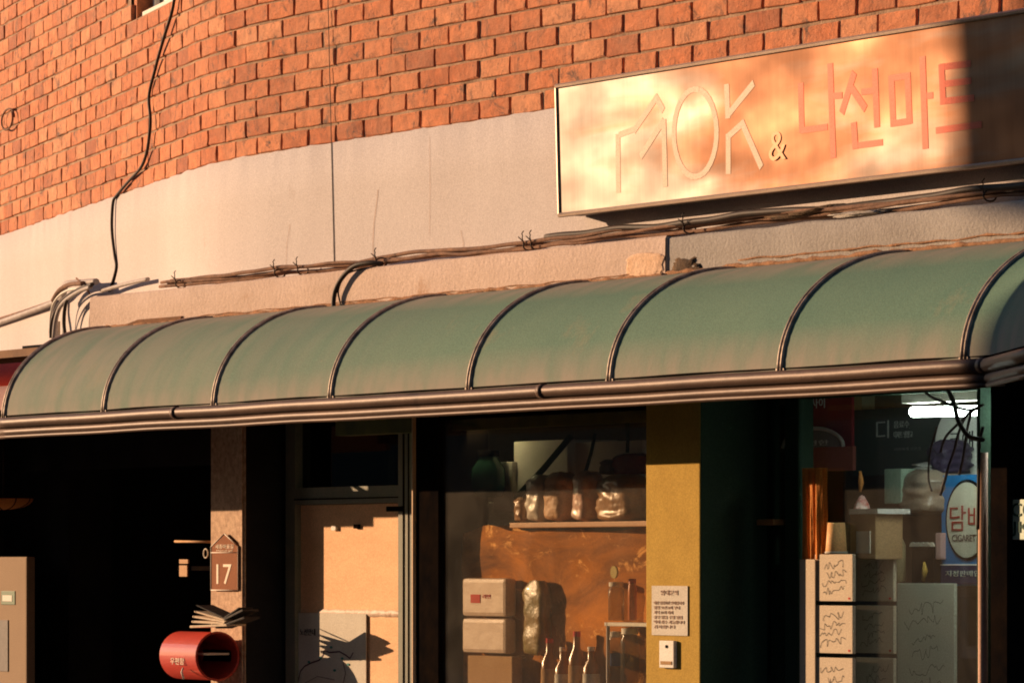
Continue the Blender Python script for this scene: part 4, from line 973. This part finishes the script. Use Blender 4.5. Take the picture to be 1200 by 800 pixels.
# ------------------------------------------------------------------ sign
SG = thing('shop_sign', 'long glossy shop sign, cream and orange sun glare painted on, reading MOK with faint red Korean letters', 'sign', (.45, -.1, 2.7))
YB_, YT_ = -.100, -.112
SX0, SX1 = at(656, 252, YB_).x, 4.6
ZS0, ZS1 = 2.707, 3.116
def signmat():
    m = bpy.data.materials.new('brushed_glare_sign_face'); m.use_nodes = True; n = m.node_tree; L = n.links; b = n.nodes['Principled BSDF']
    geo = n.nodes.new('ShaderNodeNewGeometry')
    def mapn(sc, scale, det=5, rough=.5, dist=0):
        mp = n.nodes.new('ShaderNodeMapping'); mp.inputs['Scale'].default_value = sc; L.new(geo.outputs['Position'], mp.inputs[0])
        t = n.nodes.new('ShaderNodeTexNoise'); t.inputs['Scale'].default_value = scale; t.inputs['Detail'].default_value = det; t.inputs['Roughness'].default_value = rough; t.inputs['Distortion'].default_value = dist
        L.new(mp.outputs[0], t.inputs['Vector']); return t
    st = mapn((90, 1, 1.2), 1.0, 4)
    cr = n.nodes.new('ShaderNodeMix'); cr.data_type = 'RGBA'; cr.inputs[6].default_value = (.8, .8, .8, 1); cr.inputs[7].default_value = (1.1, 1.1, 1.1, 1)
    L.new(st.outputs[0], cr.inputs[0])
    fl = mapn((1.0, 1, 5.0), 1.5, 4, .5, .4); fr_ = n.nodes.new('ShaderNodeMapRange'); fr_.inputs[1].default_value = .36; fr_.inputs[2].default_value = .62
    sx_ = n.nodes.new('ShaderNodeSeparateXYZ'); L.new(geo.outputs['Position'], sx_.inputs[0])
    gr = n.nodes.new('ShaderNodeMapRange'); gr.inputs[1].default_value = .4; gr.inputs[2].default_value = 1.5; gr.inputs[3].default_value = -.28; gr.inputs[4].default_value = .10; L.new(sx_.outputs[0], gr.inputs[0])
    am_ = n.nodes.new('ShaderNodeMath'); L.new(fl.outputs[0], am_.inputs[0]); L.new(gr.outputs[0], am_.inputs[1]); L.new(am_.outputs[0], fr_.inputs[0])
    fm = n.nodes.new('ShaderNodeMix'); fm.data_type = 'RGBA'; fm.inputs[6].default_value = (.165, .140, .122, 1); fm.inputs[7].default_value = (.175, .072, .030, 1); L.new(fr_.outputs[0], fm.inputs[0])  # sun glare painted into the base: cream at left, orange patches beyond
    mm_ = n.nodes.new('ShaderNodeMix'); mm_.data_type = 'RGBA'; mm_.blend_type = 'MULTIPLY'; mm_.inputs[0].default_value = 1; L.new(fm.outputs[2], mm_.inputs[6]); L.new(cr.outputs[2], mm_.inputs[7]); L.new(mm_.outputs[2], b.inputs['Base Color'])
    b.inputs['Metallic'].default_value = .85
    rg = mapn((1, 1, 1.6), 3.0, 3)
    mr = n.nodes.new('ShaderNodeMapRange'); mr.inputs[1].default_value = .3; mr.inputs[2].default_value = .7; mr.inputs[3].default_value = .46; mr.inputs[4].default_value = .66
    L.new(rg.outputs[0], mr.inputs[0]); L.new(mr.outputs[0], b.inputs['Roughness'])
    wv = mapn((1.0, 1, 2.6), 1.7, 1, .4, .3); ws = mapn((7, 1, .6), 1.0, 2)
    b1 = n.nodes.new('ShaderNodeBump'); b1.inputs['Strength'].default_value = 1; b1.inputs['Distance'].default_value = .022; L.new(wv.outputs[0], b1.inputs['Height'])
    b2 = n.nodes.new('ShaderNodeBump'); b2.inputs['Strength'].default_value = 1; b2.inputs['Distance'].default_value = .004; L.new(ws.outputs[0], b2.inputs['Height']); L.new(b1.outputs[0], b2.inputs['Normal'])
    L.new(b2.outputs[0], b.inputs['Normal'])
    return m
M_sf = signmat()
def sy(z): return YB_ + (YT_ - YB_) * (z - ZS0) / (ZS1 - ZS0)
mb = MB().add([(SX0, YB_, ZS0), (SX1, YB_, ZS0), (SX1, YT_, ZS1), (SX0 - .0, YT_, ZS1), (SX0, -.02, ZS0), (SX1, -.02, ZS0), (SX1, -.02, ZS1), (SX0, -.02, ZS1)],
    [(0, 1, 2, 3), (5, 4, 7, 6), (4, 0, 3, 7), (1, 5, 6, 2), (3, 2, 6, 7), (4, 5, 1, 0)])
mb.build('face', M_sf, SG)
M_rim = mat('aluminium_rim', (.45, .34, .27), .4, metal=.5, c2=(.35, .26, .2), scale=10)
for (p0, p1, nm) in (((SX0, YB_, ZS0), (SX1, YB_, ZS0), 1), ((SX0, YT_, ZS1), (SX1, YT_, ZS1), 1), ((SX0, YB_, ZS0), (SX0, YT_, ZS1), 0)):
    MB().tube([Vector(p0) + Vector((0, -.002, 0)), Vector(p1) + Vector((0, -.002, 0))], .0075 if nm else .005, 6, smooth=False).build('frame', M_rim, SG)
for q in (.9, 2.0, 3.2): MB().box(q, q + .03, -.03, 0, ZS0 + .05, ZS0 + .1).build('bracket', M_black, SG)
M_vw = mat('pale_vinyl', (.26, .20, .165), .62, metal=.6)
M_vr = mat('red_vinyl', (.42, .105, .07), .62, metal=.45)
def sign_letter(segs, m, wpx, name='letter', t=.0005, **kw):
    o = strokes(segs, m, -.104, SG, wpx, name, t, **kw)
    for v in o.data.vertices:
        z = v.co.z + wloc(SG).z
        v.co.y += (sy(z) + .104) - .0003
    return o
sign_letter([(725, 160, 724, 223), (727, 158, 746, 151), (745, 152, 771, 115), (752, 182, 778, 143), (779, 143, 779, 216), (771, 115, 778, 128)], M_vw, 6.5)
el = [(815.5 + 25 * math.cos(q * math.pi / 16), 156 + 51 * math.sin(q * math.pi / 16) - (25 * math.cos(q * math.pi / 16)) * .13) for q in range(33)]
sign_letter([(*a, *b) for a, b in zip(el, el[1:])], M_vw, 6)
sign_letter([(853.5, 102, 854, 136), (855, 134, 884, 99), (853, 201, 854, 160), (854, 160, 871, 145), (871, 145, 891, 194)], M_vw, 6.5)
am = text_part('letter', '&', mat('rust_vinyl', (.48, .26, .15), .6, metal=.3), X(903, -.1), X(923, -.1), Z(913, 188, -.1), Z(913, 154, -.1), -.1060, SG, .0006)
for segs in ([(940, 101, 940, 152), (940, 153, 969, 149), (975, 78, 976, 182), (975, 113, 987, 112)],
             [(1002, 88, 988, 130), (1001, 106, 1014, 126), (1027, 84, 1028, 146), (1012, 108, 1027, 106), (1001, 147, 1002, 171), (1002, 171, 1033, 167)],
             [(1046, 92, 1047, 145), (1065, 89, 1066, 142), (1046, 92, 1065, 89), (1047, 145, 1066, 142), (1083, 70, 1084, 171), (1083, 113, 1093, 112)],
             [(1104, 79, 1138, 75), (1105, 99, 1138, 95), (1105, 119, 1141, 115), (1105, 79, 1106, 119), (1098, 153, 1149, 146)]):
    sign_letter(segs, M_vr, 7)

# ------------------------------------------------------------------ cables, pipes on the wall
# long drooping black cable
def wall_at(px, py, off=.02):
    s = s_of(px); p = wall(s, off)[0]; return Vector((p.x, p.y, zw(s, py, off)))
cab = [(213, -30), (210, 8), (200, 42), (192, 66), (186, 85), (181, 103), (180, 118), (183, 140), (182, 160), (178, 180), (170, 197), (155, 213), (142, 229), (139, 236), (138, 255), (138, 275), (140, 300), (141, 313), (137, 330), (134, 341)]
P = smooth_path([wall_at(x, y, .02 + (.004 * math.sin(i))) for i, (x, y) in enumerate(cab)], 5)
tag(MB().tube(P, .0062, 8).build('black_cable', M_cable, org=P[-1]), 'long black cable sagging down the brick and plaster of the left wall', 'cable')
P = [wall_at(387.5 + i * .85 if i < 10 else 396, -40 + i * 35.5, .014) for i in range(11)]
tag(MB().tube(P, .0016, 5).build('thin_wire', M_cable, org=P[-1]), 'thin straight dark wire hanging down the middle of the plaster band', 'wire')
c = wall_at(15, 140, .02); c2 = wall_at(20, 140, .02); tt = (c2 - c).normalized()
pts = [c + tt * (.14 * math.cos(q * math.pi / 12)) + Vector((0, 0, .046 * math.sin(q * math.pi / 12) + .01 * math.cos(q * math.pi / 12))) + Vector((0, -.004 * q / 12, 0)) for q in range(27)]
tag(MB().tube(pts, .0045, 6).build('wire_loop', M_cabletan, org=c), 'small brown loop of wire hung on the bricks at the far left', 'wire')
# bundle along the ledge top
G5 = 'cable strands lying along the ledge'
br = random.Random(11)
x0, x1 = X(187, -.08), 5.3
lbs = ['lowest dusty strand of the cable bundle along the ledge', 'tan strand twisting through the middle of the ledge cable bundle', 'upper tan strand loosely arching over the ledge cable bundle', 'rear dusty strand close to the plaster in the ledge cable bundle', 'black strand of the ledge bundle running under the right half of the sign']
for k in range(5):
    sx = x0 + (0 if k < 4 else 2.7) + k * .02; pts = []; n = 150; ph = br.uniform(0, 9)
    for i in range(n + 1):
        x = sx + (x1 - sx) * i / n
        lift = .020 * max(0, noise.noise(Vector((x * 1.1, ph, 2)))) + .007 * noise.noise(Vector((x * 4.5, ph, 7)))
        yy = -.065 + .014 * math.sin(x * (2.2 + k * .5) + ph) - k * .004
        z = ZL + .012 + k * .006 + lift + .004 * math.sin(x * 6 + ph)
        if k in (1, 2) and x > X(900, -.1): z += .004
        pts.append((x, yy, z))
    tag(MB().tube(pts, [.0065, .006, .0055, .007, .010][k], 7).build('ledge_cable', M_cable if k in (4,) else M_cabletan, org=pts[0]), lbs[k], 'cable', G5)
# ties of twisted wire
tie_px = [(212, 329), (328, 318), (355, 311), (447, 303), (620, 290), (629, 287), (808, 264), (1160, 236)]
for i, (px, py) in enumerate(tie_px):
    c = at(px, py, -.08); c.z = ZL + .025; mb = MB()
    mb.tube([(c.x + .001 * math.sin(q), c.y + .022 * math.cos(q * math.pi / 6), c.z - .008 + .015 * math.sin(q * math.pi / 6)) for q in range(13)], .0028, 5, caps=False)
    top = [(c.x, c.y - .02, c.z - .004), (c.x, c.y - .026, c.z + .018), (c.x + .010, c.y - .03, c.z + .024), (c.x + .004, c.y - .03, c.z + .031), (c.x + .016, c.y - .03, c.z + .039)]
    mb.tube(top, .002, 5); mb.tube([(c.x, c.y - .02, c.z + .006), (c.x - .018, c.y - .03, c.z + .022)], .002, 5)
    tag(mb.build('wire_tie', M_cable, org=c), ['wire tie at the left start of the ledge cables', 'wire tie left of the thin hanging wire', 'small tie just left of the thin hanging wire', 'tie at the start of the black looping cable', 'left one of the two close ties below the sign corner', 'right one of the two close ties below the sign corner', 'twisted tie under the letter O of the sign', 'tie at the right end beneath the sign'][i], 'cable tie', 'wire ties on the ledge cables')
# black loop of cable down to the awning
P = smooth_path([at(448, 309, -.10), at(432, 308, -.125), at(415, 312, -.14), at(402, 324, -.14), at(394, 338, -.14), at(391, 352, -.14), at(391, 364, -.15)])
lc_ = thing('looping_cable', 'black cable curving from the ledge bundle down to a clamp on the awning', 'cable', P[-1])
MB().tube(P, .0085, 8).build('cable', M_cable, lc_)
MB().tube(smooth_path([at(440, 312, -.10), at(408, 320, -.135), at(397, 338, -.135), at(398, 352, -.13), at(401, 364, -.15)]), .003, 6).build('cable', M_cable, lc_)
q = at(394, 365, -.15); MB().box(q.x - .035, q.x + .07, -.17, -.14, q.z - .008, q.z + .016, .004).build('clamp', M_rubble, lc_)
MB().tube([at(401, 366, -.17), at(415, 364, -.17), at(430, 364, -.16)], [.006, .005, .002], 6).build('cable_end', M_cable, lc_)
# conduits at the left corner
pp = thing('corner_conduit', 'grey plastic conduit coming round the left corner and bending over the ledge end', 'pipe', at(82, 352, .1))
def wp(px, py, off): return wall_at(px, py, off)
MB().tube(smooth_path([wp(-20, 387, .03), wp(30, 370, .03), wp(79, 352, .04), wp(92, 340, .06), wp(100, 333, .08), wp(120, 331, .08), wp(136, 330, .08)], 5), .013, 10).build('pipe', M_pipe, pp)
MB().tube(smooth_path([wp(-20, 381, .025), wp(30, 366, .025), wp(78, 350, .03)], 4), .006, 8).build('thin_pipe', M_cabletan, pp)
MB().tube(smooth_path([wp(82, 352, .05), wp(81, 365, .06), wp(83, 382, .07), wp(84, 396, .07)], 4), .016, 10).build('down_pipe', M_pipe, pp)
MB().tube([wp(115, 326, .09), wp(128, 336, .1), wp(134, 344, .1)], .004, 6).build('bracket', M_cabletan, pp)
G6 = 'cables dropping at the left end of the ledge'
for i, (pts, r, m, lb) in enumerate((
    ([(137, 333), (122, 340), (108, 350), (104, 362), (103, 380), (105, 396)], .008, M_cable, 'black cable dropping at the ledge end, rightmost of the group'),
    ([(135, 336), (118, 343), (101, 356), (94, 372), (91, 396)], .009, M_pipe, 'thick grey cable dropping at the ledge end beside the black one'),
    ([(130, 334), (110, 344), (96, 358), (88, 378), (87, 396)], .006, M_cable, 'dark cable left of the thick grey cable at the ledge end'),
    ([(128, 338), (108, 340), (94, 350), (88, 365), (86, 390)], .005, M_whiteish, 'pale thin cable squeezed beside the corner down pipe'),
    ([(126, 332), (112, 333), (104, 336), (96, 342), (90, 352)], .010, M_cabletan, 'short tan taped cable curl above the ledge end'))):
    P = smooth_path([wp(x, y, .10) for x, y in pts], 6)
    tag(MB().tube(P, r, 8).build('drop_cable', m, org=P[-1]), lb, 'cable', G6)
P = smooth_path([wp(136, 341, .06), wp(150, 336, .05), wp(168, 331, .045), wp(187, 327, .045)], 5)
tag(MB().tube(P, .008, 8).build('grey_conduit', M_pipe, org=P[0]), 'short pale grey conduit between the corner cables and the ledge bundle', 'pipe')
# vent slots
vn = None
for px in (66.5, 72.5, 78):
    a_, b_ = wall_at(px - 1.3, 376, .013), wall_at(px + 1.3, 376, .013); z0 = wall_at(px, 396, .013).z; z1 = wall_at(px, 376.5, .013).z
    MB().add([(a_.x, a_.y, z0), (b_.x, b_.y, z0), (b_.x, b_.y, z1), (a_.x, a_.y, z1), (a_.x, a_.y + .02, z0), (b_.x, b_.y + .02, z0), (b_.x, b_.y + .02, z1), (a_.x, a_.y + .02, z1)], [(0, 1, 2, 3), (4, 0, 3, 7), (1, 5, 6, 2)]).build('vent_slot', M_rubble, BLD)

# ------------------------------------------------------------------ neighbour's red awning at the left edge
na = thing('red_awning', 'rolled red fabric awning under a brown board at the left edge', 'awning', at(10, 470, .25))
yn = -.25; XN = -2.87; zr_ = Z(10, 440, yn)
MB().tube([(XN, yn, zr_), (-8, yn, zr_)], .048, 18).build('roll', mat('red_canvas', (.85, .15, .11), .8, c2=(.75, .12, .09), scale=8, bump=.002), na)
MB().box(-8, XN - .02, yn - .0, yn + .35, Z(20, 418, yn), Z(20, 409, yn)).build('top_board', mat('weathered_board', (.25, .13, .06), .8, c2=(.14, .07, .035), scale=10), na)
mb = MB(); mb.strip([[(-8, yn + .02, zr_ - .03), (XN, yn + .02, zr_ - .03)], [(-8, -.45, 2.24), (XN, -.45, 2.24)], [(-8, -.585, 2.10), (XN, -.585, 2.10)], [(-8, -.585, 2.04), (XN, -.585, 2.04)], [(-8, -.57, 2.04), (XN, -.57, 2.04)], [(-8, -.57, 2.09), (XN, -.57, 2.09)], [(-8, yn + .02, zr_ - .05), (XN, yn + .02, zr_ - .05)]])
mb.build('canopy', mat('pink_valance', (.42, .25, .21), .8), na)
ng = thing('unseen_sun_wall', 'added unseen dark wall just outside the left edge, keeping sun off the entrance', 'building', (-6.4, .6, 0))
MB().box(-7.9, -5.6, .35, 2.6, 0, 2.40).build('wall', M_dark, ng); MB().box(-8.0, -5.55, .30, 2.6, 2.4, 2.46).build('flat_roof', M_cement, ng)  # added out of view to block low sun from the entrance
# ------------------------------------------------------------------ across the street (outside the frame)
def block(name, label, x0, x1, y0, y1, h, m, seed):
    t = thing(name, label, 'building', ((x0 + x1) / 2, y1, 0))
    MB().box(x0, x1, y0, y1, 0, h).build('wall', m, t); MB().box(x0 - .15, x1 + .15, y0 - .15, y1 + .15, h, h + .35).build('roof', M_cement, t)
    z = 1.0
    while z + 1.6 < h:
        q = x0 + 1.0
        while q + 1.4 < x1:
            f = MB().box(q, q + 1.3, y1, y1 + .05, z, z + 1.3).build('window', M_whiteish, t)
            MB().box(q + .08, q + 1.22, y1 + .05, y1 + .06, z + .08, z + 1.22).build('pane', M_black, f); q += 2.6
        z += 2.9
    return t
# unseen block placed so its corner throws an upright shadow edge onto the sign
pc = at(1133, 120, -.106); tq = (9.9 - .1) / .51
bxc = pc.x - .86 * tq
bxc -= .155
pl = at(1260, 380, -.40); bxl = pl.x - .86 * (9.6 / .51)
block('opposite_building', 'unseen grey block across the street, placed and shaped to shade the sign', bxl, bxc + 13.2, -20, -10.0, 6.16, mat('grey_render', (.22, .20, .18), .9, c2=(.17, .15, .14), scale=3), 1)
block('opposite_building', 'brown building across the street farther right behind the viewer', bxc + 13.6, bxc + 34, -21, -10.4, 8.0, mat('brown_render', (.25, .15, .10), .9, c2=(.2, .12, .08), scale=3), 2)
block('low_building', 'low dark building far down the street to the left', -75, -52, -60, -26, 5.5, mat('dark_render', (.10, .085, .07), .9), 3)
ub = bpy.data.objects['opposite_building']
MB().box(bxc, bxc + 13.4, -20.2, -9.95, 6.17, 9.6, 0).build('shading_overhang', MATS['grey_render'], ub)  # overhang shaped to shade the sign yet leave the awning sunlit
f_ = MB().box(bxc + 1, bxc + 12, -9.95, -9.9, 7.2, 8.6).build('window', M_whiteish, ub)
MB().box(bxc + 1.1, bxc + 11.9, -9.9, -9.89, 7.3, 8.5).build('pane', M_black, f_)
